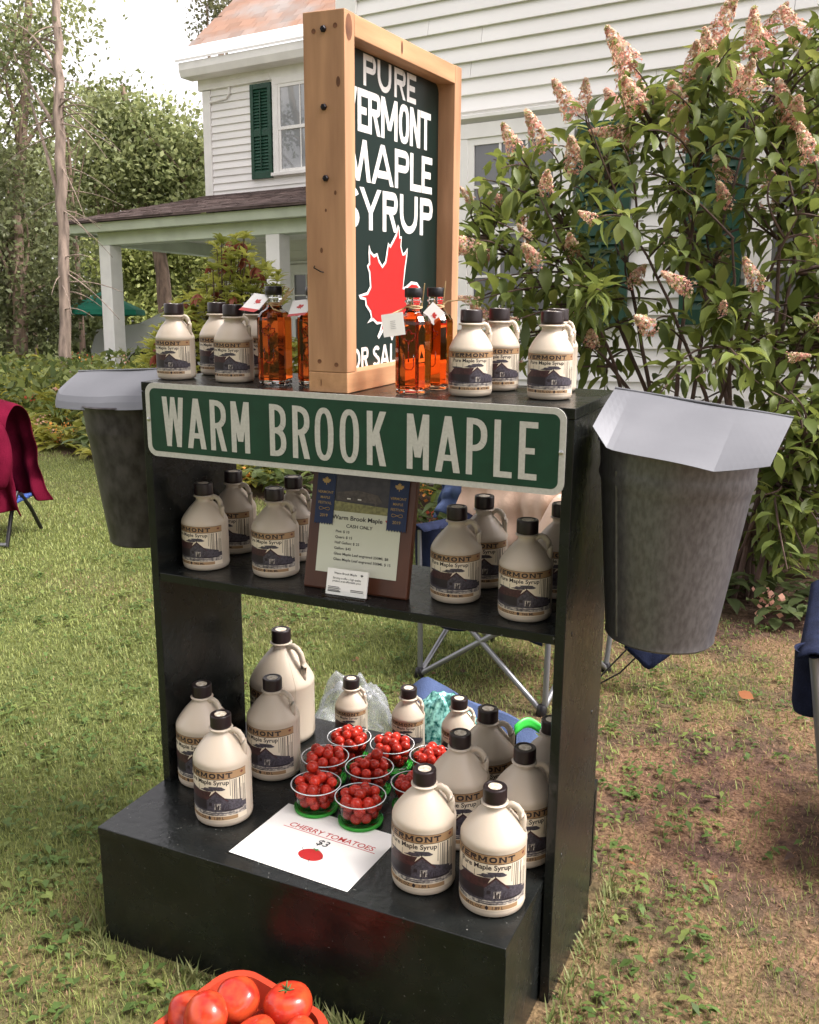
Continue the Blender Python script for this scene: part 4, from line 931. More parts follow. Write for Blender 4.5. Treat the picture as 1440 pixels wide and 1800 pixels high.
# ------------------------------------------------------------------ cups of cherry tomatoes on the base
ico = bmesh.new(); bmesh.ops.create_uvsphere(ico, u_segments=18, v_segments=12, radius=1.0)
for v in ico.verts: v.co.z *= .96
for f in ico.faces: f.smooth = True
tom_me = bpy.data.meshes.new('cherry_tomato'); ico.to_mesh(tom_me); ico.free(); tom_me.materials.append(M_TOM)
def cup(x, y, label, where, seed, rr=.052, fill=1.0, zoff=0.0):
    rng = random.Random(seed); z0 = BH+.0008+zoff
    l = thing('cup_lid', 'green plastic lid under the cup of cherry tomatoes ' + where, 'lid', S(x, y, z0), 'green lids under the tomato cups')
    b = MB(); b.lathe([(.0, .001), (.044, .001), (.046, .0), (.0475, .001), (.048, .003), (.048, .0062), (.0465, .0072), (.0455, .0062), (.0448, .0045), (0, .0045)], 40); b.build('lid_disc', M_GREENLID, l, smooth=True)
    t = thing('plastic_cup', label, 'plastic cup', S(x, y, z0+.0050, rng.uniform(0, 6)), 'clear cups of cherry tomatoes')
    rb = rr*.80; h = .053
    pr = [(0, .0), (rb*.96, 0), (rb, .003), (rr*.965, h-.006), (rr*1.0, h-.004), (rr*1.045, h-.002), (rr*1.05, h), (rr*1.01, h+.0012), (rr*.975, h-.001), (rr*.945, h-.006), (rb-.0016, .004), (rb*.93, .0018), (0, .0018)]
    b = MB(); b.lathe(pr, 48); b.build('wall', M_CLEARPL, t, smooth=True, sharp=R(70))
    b = MB(); n = 48; b.tube([(rr*1.03*math.cos(a), rr*1.03*math.sin(a), h) for a in [2*math.pi*i/n for i in range(n+1)]], .0011, 6, caps=False); b.build('rim', mat('frosted_rim', (.72,.74,.76), .25) if 'frosted_rim' not in bpy.data.materials else bpy.data.materials['frosted_rim'], t, smooth=True)
    lab = 'cherry tomato in the cup ' + where; g = 'cherry tomatoes in the cup ' + where
    r0 = .0119
    def put(px, py, pz, r):
        o = link('cherry_tomato', tom_me); tag(o, lab, 'tomato', g)
        o.matrix_world = S(x+px, y+py, z0+.0050+pz) @ Matrix.Rotation(rng.uniform(0, 6), 4, 'Z') @ Matrix.Rotation(rng.uniform(0, 3), 4, 'X') @ Matrix.Diagonal((r*rng.uniform(.96,1.04), r*rng.uniform(.96,1.04), r*rng.uniform(1.0,1.1), 1))
    for lay, (k, rad, z, ki) in enumerate(((7, rb-.0140, .0150, 2), (8, rr-.0165, .0350, 3), (8, rr-.0175, .0515, 3))):
        a0 = rng.uniform(0, 6)
        for i in range(k):
            a = a0+2*math.pi*i/k+rng.uniform(-.07, .07); q = rad+rng.uniform(-.0025, .0005); put(q*math.cos(a), q*math.sin(a), z+rng.uniform(-.003, .006)*(1 if lay else 0), r0*rng.uniform(.86, 1.10))
        for i in range(ki):
            a = a0+.5+2*math.pi*i/ki; q = .0125; put(q*math.cos(a), q*math.sin(a), z+(.004 if lay < 2 else rng.uniform(.006, .013)), r0*rng.uniform(.92, 1.12))
cup(-.084, .043, 'cup of cherry tomatoes at the front left, one perched on its rim', 'at the front left of the paper', 1, zoff=.0018)
cup(.027, .037, 'cup of cherry tomatoes nearest the dollar sign on the paper', 'nearest the price on the paper', 2, zoff=.0018)
cup(-.128, .161, 'cup of cherry tomatoes beside the half gallon jug on the left', 'beside the jugs on the left', 3)
cup(-.014, .159, 'cup of cherry tomatoes in the very middle of the cluster', 'in the middle of the cluster', 4)
cup(-.124, .270, 'cup of cherry tomatoes at the back left of the cluster', 'at the back left', 5, .050)
cup(-.016, .281, 'cup of cherry tomatoes at the back centre of the cluster', 'at the back centre', 6, .050)
cup(.090, .268, 'cup of cherry tomatoes at the back right, partly behind a jug', 'at the back right', 7, .048)
cup(.104, .140, 'cup of cherry tomatoes on the right, half hidden by a jug', 'half hidden on the right', 8, .048)
o = link('cherry_tomato', tom_me); tag(o, 'cherry tomato perched high on the pile of the front left cup', 'tomato', 'perched cherry tomatoes'); o.matrix_world = S(-.103, .062, BH+.085) @ Matrix.Diagonal((.0135,.0135,.014,1))
o = link('cherry_tomato', tom_me); tag(o, 'cherry tomato perched on the pile of the middle cup', 'tomato', 'perched cherry tomatoes'); o.matrix_world = S(-.004, .178, BH+.083) @ Matrix.Diagonal((.0135,.0135,.014,1))

# laminated price paper
pa = thing('price_paper', 'laminated paper on the base lettered CHERRY TOMATOES $3', 'paper sign', S(-.015, -.080, BH+.0006, R(-3.2)))
b = MB(); b.box(-.144, .144, -.110, .110, 0, .0005); b.build('lamination', M_CLEARPL, pa)
b = MB(); b.box(-.1385, .1385, -.1045, .1045, .0007, .0011); b.build('sheet', M_PAPER, pa)
flat = lambda a, c, k: (a, c, .0011+k)
b = MB(); text_on(b, 'CHERRY TOMATOES', .0215, flat, .012, .032, .010, 1.02, shear=.12); b.box(-.098, .122, .0268, .0284, .0012, .0014); b.build('red_lettering', M_RED, pa)
b = MB(); text_on(b, '$3', .027, flat, .012, .000, .012, 1.0, shear=.12); b.build('price_lettering', M_INK, pa)
b = MB(); ep = [(.012+.026*math.cos(a)*(1+.05*math.cos(2*a)), -.035+.020*math.sin(a)-.002*abs(math.cos(a))) for a in [2*math.pi*i/28 for i in range(28)]]; fill_poly(b, ep, flat, .0002); b.build('printed_tomato', M_SIGNRED, pa)
b = MB(); fill_poly(b, [(.012+s*math.cos(a), -.0165+s*.45*math.sin(a)) for i in range(10) for s, a in [((.013 if i % 2 == 0 else .004), 2*math.pi*i/10)]], flat, .0005); b.build('printed_stalk', mat('green_print', (.03,.16,.04), .5), pa)
b = MB()
for q in ([(.004,-.049),(.001,-.056),(-.004,-.057)], [(.018,-.049),(.019,-.057),(.024,-.059)], [(-.009,-.030),(-.016,-.024),(-.017,-.019)], [(.034,-.033),(.040,-.038),(.043,-.037)]):
    b.tube([(x, y, .0014) for x, y in q], .0006, 4)
b.build('printed_limbs', M_INK, pa)

# ------------------------------------------------------------------ price plaque and card holder on the shelf
pq = thing('price_plaque', 'dark wooden plaque with blue festival ribbons and price list', 'plaque', S(.004, .056, SZ+.0008, R(2)) @ Matrix.Rotation(R(-13), 4, 'X'))
b = MB(); b.box(-.116, .116, 0, .019, 0, .300); b.build('board', M_DKWOOD, pq, bevel=.004)
b = MB(); b.box(-.090, .090, -.0012, -.0004, .036, .262); b.build('sheet', M_PRICEPAPER, pq)
fr = lambda a, c, k: (a, -.0012-k, .04+(c-.04)*.84)
b = MB(); b.box(-.060, .062, -.0020, -.0014, .163, .262); ph = b.build('photo', mat('photo_shade', (.030,.026,.026), .3, var=.4, vscale=60), pq)
b = MB(); fill_poly(b, [(-.060,.186),(.062,.186),(.062,.204),(-.060,.210)], fr, .0013); b.build('photo_grass', mat('photo_grass', (.22,.21,.08), .4, var=.3, vscale=150), pq)
b = MB(); fill_poly(b, [(-.058,.212),(-.055,.232),(-.010,.240),(.036,.232),(.046,.216),(.030,.204),(.030,.212)], fr, .0017); b.build('photo_barn', mat('photo_barn', (.075,.060,.052), .4, var=.4, vscale=120), pq)
b = MB()
for x in (-.028, -.004): b.box(x-.004, x+.004, -.0034, -.0031, .188, .1905)
b.build('photo_window', M_PAPER, pq)
b = MB(); text_on(b, 'Warm Brook Maple', .0150, fr, -.006, .166, .018, .92); text_on(b, 'CASH ONLY', .0115, fr, .0, .148, .014, .92)
for i, s_ in enumerate(('Pint: $ 10', 'Quart: $ 15', 'Half Gallon: $ 25', 'Gallon: $45', 'Glass Maple Leaf engraved 250ML $8', 'Glass Maple Leaf engraved 500ML $ 15')):
    text_on(b, s_, .0088, fr, -.052, .134-i*.0135, .012, .92, 'LEFT')
b.build('lettering', M_INK, pq)
b = MB(); fill_poly(b, maple(.061, .170, .008), fr, .0005); b.build('printed_leaf', M_RED, pq)
for x0 in (-.102, .060):
    zz = [(x0, .150)] + [(x0+.042*(i+1)/14., .150 if i % 2 else .1545) for i in range(14)]
    b = MB(); n_ = len(zz); pts = zz+[(x0+.042, .285), (x0, .285)]
    fill_poly(b, pts, lambda a, c, k: (a, -.0030-k, .04+(c-.04)*.84), .0004); rb_ = b.build('ribbon', M_RIBBON, pq); so = rb_.modifiers.new('gauge', 'SOLIDIFY'); so.thickness = .0008
    b = MB(); rf = lambda a, c, k: (a, -.0036-k, .04+(c-.04)*.84)
    fill_poly(b, maple(x0+.021, .252, .0155), rf, .0005)
    for s_, z_, sz in (('VERMONT', .226, .0088), ('MAPLE', .213, .0088), ('FESTIVAL', .200, .0088), ('2019', .169, .0105)): text_on(b, s_, sz, rf, x0+.021, z_, .004, .85)
    pts = [(x0+.021+.012*math.cos(a)*math.copysign(1, 1), .189+.0035*math.sin(2*a)) for a in [math.pi*2*i/20 for i in range(21)]]
    b.tube([rf(a, c, .0007) for a, c in pts], .0005, 4); b.build('ribbon_print', M_GOLD, rb_)
chd = thing('card_holder', 'clear holder with white business cards in front of the price plaque', 'card holder', S(.004, .022, SZ+.0008, R(2)))
b = MB(); b.box(-.047, .047, -.012, .022, 0, .0035); b.box(-.047, .047, -.014, -.012, .0, .018); b.build('holder', M_CLEARPL, chd, bevel=.001)
b = MB(); b.box(-.0445, .0445, -.002, .003, .004, .056); cards = b.build('cards', M_PAPER, chd, M=Matrix.Rotation(R(-14), 4, 'X'))
fc = lambda a, c, k: (a, -.002-k, c); b = MB()
text_on(b, 'Warm Brook Maple', .0062, fc, -.004, .0455, .006); text_on(b, 'Striving to offer a high quality', .0058, fc, .0, .036, .002, .9); text_on(b, 'product at an affordable price', .0058, fc, .0, .030, .002, .9)
for i in range(4): b.box(-.040, -.012-.003*(i % 2), -.0026, -.0023, .010+i*.003, .0113+i*.003)
for i in range(2): b.box(.010, .038, -.0026, -.0023, .013+i*.003, .0143+i*.003)
fill_poly(b, maple(.032, .046, .005), fc, .0004); b.build('print', M_INK, cards)

# ------------------------------------------------------------------ tray of large tomatoes on the grass
def rr3(hx, hy, r, n=8):
    return [(a, b_) for a, b_ in rrect(-hx, hx, -hy, hy, r, n)]
ty = thing('tomato_tray', 'red plastic tray of large tomatoes on the grass before the stand', 'tray', S(.012, -.415, 0, R(-12)))
b = MB(); rings = [(.100, .100, .05, .004), (.122, .122, .055, .085), (.130, .130, .058, .092), (.134, .134, .060, .091), (.132, .132, .06, .097), (.120, .120, .055, .096), (.098, .098, .05, .008)]
vs = []; fs = []; n = len(rr3(.1, .1, .05))
for hx, hy, r, z in rings: vs += [(a, c, z) for a, c in rr3(hx, hy, r)]
for i in range(len(rings)-1):
    for j in range(n): fs.append((i*n+j, i*n+(j+1)%n, (i+1)*n+(j+1)%n, (i+1)*n+j))
fs.append(tuple(range(n-1,-1,-1))); fs.append(tuple((len(rings)-1)*n+j for j in range(n))); b.add(vs, fs); b.build('shell', M_TRAY, ty, smooth=True)
def big_tomato_mesh(seed):
    rng = random.Random(seed); bm = bmesh.new(); bmesh.ops.create_uvsphere(bm, u_segments=36, v_segments=22, radius=1.0)
    ph = [rng.uniform(0, 6) for _ in range(4)]
    for v in bm.verts:
        a = math.atan2(v.co.y, v.co.x); s = math.hypot(v.co.x, v.co.y)
        rib = 1+(.035*math.cos(5*a+ph[0])+.025*math.cos(3*a+ph[1]))*s*(.4+.6*max(0, v.co.z))
        z = v.co.z*.84; 
        if v.co.z > .5: z -= .22*((v.co.z-.5)/.5)**2*(1-s*.5)
        if v.co.z < -.8: z += .05
        v.co = Vector((v.co.x*rib, v.co.y*rib, z))
    for f in bm.faces: f.smooth = True
    me = bpy.data.meshes.new('skin'); bm.to_mesh(me); bm.free(); me.materials.append(M_BIGTOM); return me
bt = [big_tomato_mesh(i) for i in range(3)]
b = MB()
for i in range(5):
    a = 2*math.pi*i/5; b.tube([(0,0,.60), (.16*math.cos(a), .16*math.sin(a), .66), (.34*math.cos(a+.2), .34*math.sin(a+.2), .70+.06*(i % 2))], [.05,.04,.012], 5)
b.tube([(0,0,.60), (.03,.02,.78), (.10,.02,.98)], [.06,.04,.03], 6); calyx_me = b.data('stalk', M_STALK, True)
b = MB(); b.lathe([(.13, .585), (.10, .612), (.04, .60), (0, .60)], 9); scar_me = b.data('stalk_scar', M_STALK, True)
for i, (x, y, z, r, rx, rz, lab) in enumerate((
    (-.009, -.376, .128, .041, 25, 0, 'large tomato highest at the back of the tray, smooth side out'), (.080, -.346, .128, .044, -8, 1, 'large tomato with green stalk up at the back right of the tray'),
    (-.030, -.440, .135, .043, 120, 2, 'large tomato foremost on the left of the tray'), (-.083, -.420, .105, .040, 60, 0, 'large tomato leaning on the left rim of the tray'),
    (.060, -.425, .118, .039, -30, 1, 'large tomato with its stalk scar up at the bottom edge of the picture'), (.132, -.385, .105, .040, 80, 2, 'large tomato at the right end of the tray'),
    (-.030, -.345, .068, .038, 150, 0, 'large tomato low at the back left, under the highest one'), (.035, -.355, .066, .038, 100, 1, 'large tomato low between the two rear tomatoes'), (.03, -.47, .062, .038, 100, 2, 'large tomato at the bottom front of the tray'))):
    t = thing('large_tomato', lab, 'tomato', S(x, y, z, rz*1.3) @ Matrix.Rotation(R(rx), 4, 'X') @ Matrix.Scale(r, 4), 'large tomatoes in the red tray')
    link('skin', bt[i % 3], t)
    link('stalk', calyx_me if i == 1 else scar_me, t)

# ------------------------------------------------------------------ camp chairs, jackets and bags
def cloth(mb, fn, nu, nv, mi=0):
    vs = [fn(i/nu, j/nv) for i in range(nu+1) for j in range(nv+1)]
    mb.add(vs, [(i*(nv+1)+j, (i+1)*(nv+1)+j, (i+1)*(nv+1)+j+1, i*(nv+1)+j+1) for i in range(nu) for j in range(nv)])
def camp_chair(M, label, fabric, arm=1.03, wd=.50, dp=.44, sh=.42, bh=.82, tube_r=.0095, pouch=True, back=True, seat=True):
    t = thing('camp_chair', label, 'camp chair', M, 'folding camp chairs')
    hx, hy = wd/2, dp/2; c = {}
    def bar(a, b_): m = MB(); m.tube([a, b_], tube_r, 10); m.build('frame_tube', M_TUBE, t, smooth=True)
    for sx in (-1, 1):
        bar((sx*hx, -hy, .012), (-sx*hx*.92, -hy+.02, sh+.02)); bar((sx*hx, hy, .012), (-sx*hx*.92, hy-.02, sh+.02))
        bar((sx*hx, -hy+.012, .02), (sx*hx, hy-.02, sh)); bar((sx*hx, hy-.012, .02), (sx*hx, -hy+.02, sh))
        bar((sx*hx*1.02, -hy+.01, .03), (sx*hx*(arm+.01), -hy+.01, sh+.20)); bar((sx*hx, hy, .03), (sx*hx*1.02, hy+.10, bh))
        for sy in (-1, 1):
            m = MB(); m.lathe([(.017, 0), (.019, .006), (.016, .03), (.012, .036)], 14); m.build('foot', M_BLACK, t, M=Matrix.Translation((sx*hx, sy*hy, 0)), smooth=True)
        m = MB(); cloth(m, lambda u, v, sx=sx: (sx*hx*arm+(v-.5)*.075, -hy-.02+u*(dp+.12), sh+.205+.02*math.sin(math.pi*v)-.018*math.sin(math.pi*u)+.10*max(0, u-.8)), 14, 6); o = m.build('armrest', fabric, t, smooth=True); q = o.modifiers.new('gauge', 'SOLIDIFY'); q.thickness = .006
        if pouch and sx < 0:
            m = MB(); m.lathe([(.036, -.15), (.042, -.13), (.046, 0), (.049, .004), (.043, .002), (.038, -.12), (0, -.145)], 20); m.build('cup_pouch', fabric, t, smooth=True, M=Matrix.Translation((sx*hx*arm, -hy+.05, sh+.20)))
    if seat:
        m = MB(); cloth(m, lambda u, v: (hx*.95*(2*u-1), -hy+.0+v*dp, sh+.01-.07*math.sin(math.pi*u)*(.4+.6*math.sin(math.pi*v))), 12, 10); o = m.build('seat', fabric, t, smooth=True); q = o.modifiers.new('gauge', 'SOLIDIFY'); q.thickness = .005
        m = MB(); cloth(m, lambda u, v: (hx*.98*(2*u-1), -hy-.004-.01*math.sin(9*u), sh-.0-.07*math.sin(math.pi*u)*.4-.11*v*(.75+.25*math.sin(7*u))), 14, 4); o = m.build('seat_valance', fabric, t, smooth=True); q = o.modifiers.new('gauge', 'SOLIDIFY'); q.thickness = .004
    if back:
        m = MB(); cloth(m, lambda u, v: (hx*.98*(2*u-1), hy+.02+.09*v+.05*math.sin(math.pi*u), sh+.06+(bh-sh-.06)*v), 12, 8); o = m.build('back', fabric, t, smooth=True); q = o.modifiers.new('gauge', 'SOLIDIFY'); q.thickness = .005
    return t
def GM(x, y, rz=0): return Matrix.Translation(on_ground(x, y)) @ Matrix.Rotation(R(rz), 4, 'Z')
camp_chair(S(-.13, 1.53, .0, R(-13)), 'grey tube camp chair on the lawn behind the stand, under the peach jacket', M_NAVY, 1.03, .50, .46, .34, .70)
camp_chair(S(1.205, .880, 0, R(0)), 'navy camp chair cut off by the right edge of the picture', M_NAVY, 1.36, .50, .42, .35, .72, .0125)
def drape(name, label, cat, M, wd, hf, hb_, m, th=.05, seed=0, flare=.25, folds=5, extra=None, amp=.022):
    """a garment hung over a chair back: front fall, over the top, back fall, with running folds"""
    rng = random.Random(seed); t = thing(name, label, cat, M)
    ph = [rng.uniform(0, 6) for _ in range(6)]; L = hf+hb_+th*1.6
    def fn(u, v):
        s = v*L; x = wd*(u-.5)
        if s < hf: z = -(hf-s); y = -th; f = (hf-s)/hf
        elif s > hf+th*1.6: z = -(s-hf-th*1.6); y = th; f = (s-hf-th*1.6)/hb_
        else:
            a = (s-hf)/(th*1.6)*math.pi; z = th*.8*math.sin(a); y = -th*math.cos(a); f = 0
        k = math.sin(folds*math.pi*u+ph[0]+1.4*f)+.55*math.sin(2.3*folds*math.pi*u+ph[1]-2*f)
        sd_ = -1 if y < 0 else 1
        y += sd_*(amp*k*(.25+f)+.05*f*flare) + .010*math.sin(17*f+5*u+ph[3])
        x *= 1+flare*f*.5
        x += .012*math.sin(6*f+ph[2]); z += .02*math.sin(3*u*math.pi+ph[4])*f + .008*math.sin(9*u+4*f+ph[5]) - .05*abs(u-.5)*(1-f)
        return (x, y, z)
    b = MB(); cloth(b, fn, 44, 40); o = b.build('shell', m, t, smooth=True); q = o.modifiers.new('gauge', 'SOLIDIFY'); q.thickness = .006
    sb = o.modifiers.new('soft', 'SUBSURF'); sb.levels = 1; sb.render_levels = 1
    for nm, path, rad in (extra or []):
        b = MB(); b.tube(path, rad, 12); o2 = b.build(nm, m, t, smooth=True); sb = o2.modifiers.new('soft', 'SUBSURF'); sb.levels = 1; sb.render_levels = 2
    return t
drape('jacket', 'peach cotton jacket draped over the camp chair behind the shelf', 'jacket', S(-.13, 1.66, .73, R(-13)), .50, .40, .30, M_PEACH, seed=3, folds=6, amp=.028,
      extra=[('sleeve', [(.20,-.07,-.05), (.16,-.10,-.16), (.10,-.11,-.28), (.12,-.10,-.40)], [.055,.055,.048,.042])])
drape('jeans', 'blue denim hanging beside the peach jacket behind the shelf', 'jeans', S(-.44, 1.72, .74, R(-10)), .13, .22, .2, M_BLUE, seed=5, folds=2, th=.03)
# chair with the maroon fleece at the left edge of the picture
mc = S(-3.34, 2.10, 0, R(20)); lch = thing('lawn_chair', 'black legged lawn chair with blue webbing under the maroon fleece', 'chair', mc)
for sx in (-1, 1):
    b = MB(); b.tube([(sx*.22, -.20, 0), (sx*.22, -.12, .16), (sx*.22, -.04, .26)], .011, 10); b.build('leg', M_BLACK, lch, smooth=True)
    b = MB(); b.tube([(sx*.22, .20, 0), (sx*.22, .10, .14), (sx*.22, .0, .24)], .011, 10); b.build('leg', M_BLACK, lch, smooth=True)
b = MB(); b.tube([(-.22, -.20, .012), (.22, -.20, .012)], .010, 8); b.build('cross_bar', M_TUBE, lch, smooth=True)
b = MB(); cloth(b, lambda u, v: (-.20+.42*u, -.12+.28*v, .22-.03*math.sin(math.pi*u)), 10, 8); o = b.build('webbing', mat('blue_webbing', (.03,.07,.25), .8, var=.5, vscale=60), lch, smooth=True); q = o.modifiers.new('gauge', 'SOLIDIFY'); q.thickness = .02
drape('fleece_jacket', 'maroon fleece jacket over a chair at the left edge of the picture', 'jacket', mc @ Matrix.Translation((-.02, .0, .62)), .50, .46, .46, M_MAROON, th=.16, seed=8, flare=.62, folds=5, amp=.045,
      extra=[('sleeve', [(.17,-.14,.05), (.24,-.18,-.06), (.27,-.22,-.17), (.25,-.24,-.26), (.24,-.24,-.30)], [.05,.062,.055,.048,.044]), ('hood', [(-.16,-.17,.02), (-.04,-.21,-.05), (.10,-.20,-.02)], [.03,.06,.03])])
# things lying behind the base
def crumple(name, label, cat, M, sx, sy, sz, m, seed, sub=4, rough=.25, group=None, part='film'):
    t = thing(name, label, cat, M, group); rng = random.Random(seed); bm = bmesh.new(); bmesh.ops.create_icosphere(bm, subdivisions=sub, radius=1)
    dirs = [(Vector((rng.gauss(0,1), rng.gauss(0,1), rng.gauss(0,1))).normalized(), rng.uniform(2, 9), rng.uniform(0, 6)) for _ in range(9)]
    for v in bm.verts:
        p = v.co.copy(); d = 0
        for dv, fq, ph_ in dirs: d += abs(math.sin(p.dot(dv)*fq+ph_))-.6+.25*abs(math.sin(p.dot(dv)*fq*3.1+ph_*2))
        q = p*(1+rough*d*.35); q.z = max(q.z, -.55)
        if q.z > 0: q.x *= 1-.35*q.z; q.y *= 1-.35*q.z
        v.co = Vector((q.x*sx, q.y*sy, (q.z+.55)*sz))
    for f in bm.faces: f.smooth = True
    me = bpy.data.meshes.new(part); bm.to_mesh(me); bm.free(); me.materials.append(m); link(part, me, t); return t
crumple('plastic_bag', 'crumpled grey plastic shopping bag behind the base', 'plastic bag', S(-.30, .62, 0, .4), .130, .09, .175, M_GREYBAG, 4, 5, .30)
crumple('sequin_bag', 'teal sequined bag on the ground behind the small jugs', 'bag', S(-.02, .57, 0, .2), .13, .085, .195, M_TEAL, 6, 5, .30, part='sequins')
def tentfn(u, v):
    x = -.20+.46*u; return (x, -.10+.28*v, max(.02, .335-.20*max(0, u-.25)-.16*abs(v-.35)*1.8+.018*math.sin(9*u+5*v)-.5*max(0, .10-u)))
bc = thing('blue_cloth', 'folded blue canvas cloth behind the small jugs on the right', 'cloth', S(.06, .66, 0))
b = MB(); cloth(b, tentfn, 26, 18); o = b.build('canvas', M_BLUE, bc, smooth=True); q = o.modifiers.new('gauge', 'SOLIDIFY'); q.thickness = .006
zb = thing('zip_bag', 'clear zip bag with a bright green strip behind the jugs', 'plastic bag', S(.255, .56, 0, R(20)))
b = MB(); cloth(b, lambda u, v: (-.06+.13*u, .03*math.sin(4*u)+.035*math.sin(2.5*v)-.03*(1-v), .02+.26*v+.012*math.sin(7*u)), 12, 12); o = b.build('film', M_CLEARPL, zb, smooth=True); q = o.modifiers.new('gauge', 'SOLIDIFY'); q.thickness = .002
b = MB(); cloth(b, lambda u, v: (-.06+.13*u, .03*math.sin(4*u)+.030+.004*v-.012, .268+.026*v+.012*math.sin(7*u)), 12, 3); o = b.build('green_strip', mat('bright_green_plastic', (.04,.50,.06), .35), zb, smooth=True); q = o.modifiers.new('gauge', 'SOLIDIFY'); q.thickness = .004
b = MB(); b.lathe([(0,.01),(.03,.012),(.035,.06),(.03,.12),(.02,.17),(0,.175)], 16); b.build('pink_contents', mat('pink_paper', (.6,.16,.18), .6, var=.3, vscale=40), zb, smooth=True, M=Matrix.Translation((-.005,.035,0)))
nb = thing('drawstring_bag', 'navy bag with black cord on the grass under the right bucket', 'bag', S(.33, 1.62, 0, R(15)))
b = MB(); cloth(b, lambda u, v: (-.09+.17*u, -.05+.06*math.sin(math.pi*u)*(v-.5), .10+.10*abs(u-.5)*1.2+.14*v), 16, 8); o = b.build('sack', M_NAVY, nb, smooth=True); q = o.modifiers.new('gauge', 'SOLIDIFY'); q.thickness = .03
b = MB(); b.tube([(-.08,-.055,.16), (-.16,-.06,.06), (-.19,-.05,.012), (-.17,-.05,.02), (-.10,-.055,.07), (-.05,-.055,.13)], .003, 6); b.build('cord', M_BLACK, nb, smooth=True)
bl = thing('blue_tarp', 'pale blue cloth lying at the edge of the flower bed', 'cloth', S(-.70, 2.22, .0, R(-20)))
b = MB(); cloth(b, lambda u, v: (-.26+.52*u, -.10+.2*v, .02+.05*math.sin(2.6*v)*(.6+.4*math.sin(7*u))), 16, 8); o = b.build('canvas', mat('pale_blue_canvas', (.20,.27,.42), .7, var=.2, vscale=12), bl, smooth=True); q = o.modifiers.new('gauge', 'SOLIDIFY'); q.thickness = .006

# ------------------------------------------------------------------ plants
LV = np.array([[0,0,0],[0,.25,.010],[0,.5,.0],[0,.75,-.045],[0,1,-.14], [-.17,.24,.055],[-.24,.5,.055],[-.155,.76,.0], [.17,.24,.055],[.24,.5,.055],[.155,.76,.0]])
LF = np.array([[0,5,1],[1,5,6],[1,6,2],[2,6,7],[2,7,3],[3,7,4],[0,1,8],[1,9,8],[1,2,9],[2,10,9],[2,3,10],[3,4,10]])
def frame_from(d, up):
    """columns side, along, up for arrays of directions"""
    d = d/np.linalg.norm(d, axis=1, keepdims=True); s = np.cross(d, up); s /= np.maximum(1e-6, np.linalg.norm(s, axis=1, keepdims=True)); n = np.cross(s, d)
    return np.stack([s, d, n], 2)
def leaves_mesh(P, D, U, L, Wd, tint):
    """P points, D directions, U up hints, L lengths -> vertices, faces, colours of shaped leaves"""
    M = frame_from(D, U); n = len(P)
    sc = np.stack([L*Wd, L, L*np.random.default_rng(n).uniform(.2, 2.6, n)], 1)
    V = np.einsum('nij,nkj->nki', M, LV[None]*sc[:, None, :]) + P[:, None, :]
    F = (np.arange(n)[:, None, None]*11 + LF[None]).reshape(-1, 3)
    return V.reshape(-1, 3), F, np.repeat(tint, 11, 0)
def quad_leaves(P, size, tint, rng, asp=.55):
    n = len(P); d = rng.normal(size=(n, 3)); d[:, 2] -= .3; up = rng.normal(size=(n, 3)); up[:, 2] += 1.2
    M = frame_from(d, up); base = np.array([[0,-.5,0],[.5*asp,0,.08],[0,.5,0],[-.5*asp,0,.08]])
    V = np.einsum('nij,nkj->nki', M, base[None]*size[:, None, None]) + P[:, None, :]
    return V.reshape(-1, 3), np.arange(n*4).reshape(-1, 4), np.repeat(tint, 4, 0)
def bez(a, b, c, n=8):
    a, b, c = Vector(a), Vector(b), Vector(c); return [a*(1-t)**2 + b*2*t*(1-t) + c*t*t for t in [i/n for i in range(n+1)]]
def inpoly(x, y, poly):
    c = False; n = len(poly)
    for i in range(n):
        x1, y1 = poly[i]; x2, y2 = poly[i-1]
        if (y1 > y) != (y2 > y) and x < (x2-x1)*(y-y1)/(y2-y1)+x1: c = not c
    return c

# ---- hydrangea in front of the house
rng = np.random.default_rng(77); rnd = random.Random(77)
hb = PX(1245, 1030, 4.45); hb.z = float(ground_z(hb.x, hb.y))
hyd = thing('hydrangea_bush', 'tall hydrangea bush with pink and cream flower cones beside the house', 'bush', Matrix.Translation(hb))
HB = np.array(hb)
poly = [(815,690),(806,400),(850,285),(930,240),(1040,175),(1150,105),(1260,60),(1440,20),(1560,20),(1620,600),(1480,1000),(1330,1060),(1310,800),(1060,720),(900,690)]
tips = []
while len(tips) < 320:
    x, y = rnd.uniform(800, 1620), rnd.uniform(10, 1060)
    if not inpoly(x, y, poly): continue
    if 1060 < x < 1330 and y > 590 and rnd.random() < .80: continue
    if x < 1000 and y > 500 and rnd.random() < .35: continue
    tips.append((x, y, rnd.uniform(3.75, 5.0) if x > 1000 else rnd.uniform(4.1, 5.1)))
while len(tips) < 395:
    x, y = rnd.uniform(1290, 1560), rnd.uniform(560, 1040)
    if y > 760 and x < 1300+.2*(y-700): continue
    tips.append((x, y, rnd.uniform(3.7, 4.6)))
edge = [(812,440,4.4),(826,350,4.5),(905,262,4.4),(955,255,4.5),(1028,190,4.3),(1085,235,4.3),(1105,110,4.2),(1130,180,4.4),(1215,130,4.1),(1255,70,4.1),(1325,90,4.2),(1330,160,4.0),(1405,60,4.1),(1395,210,4.0),(1190,255,4.2),(1110,260,4.5),(860,560,4.3),(835,530,4.2),(905,565,4.2),(1270,545,3.9),(1140,575,4.0),(1040,600,4.3),(1330,500,3.9),(1275,355,4.1),(1010,290,4.3),(1436,420,4.0),(960,330,4.2)]
LPp, LD, LU, LL, LT = [], [], [], [], []
pan = []; twigs = MB(); mains = []
def leaf_at(p, d, u, l, t): LPp.append(p); LD.append(d); LU.append(u); LL.append(l); LT.append(t)
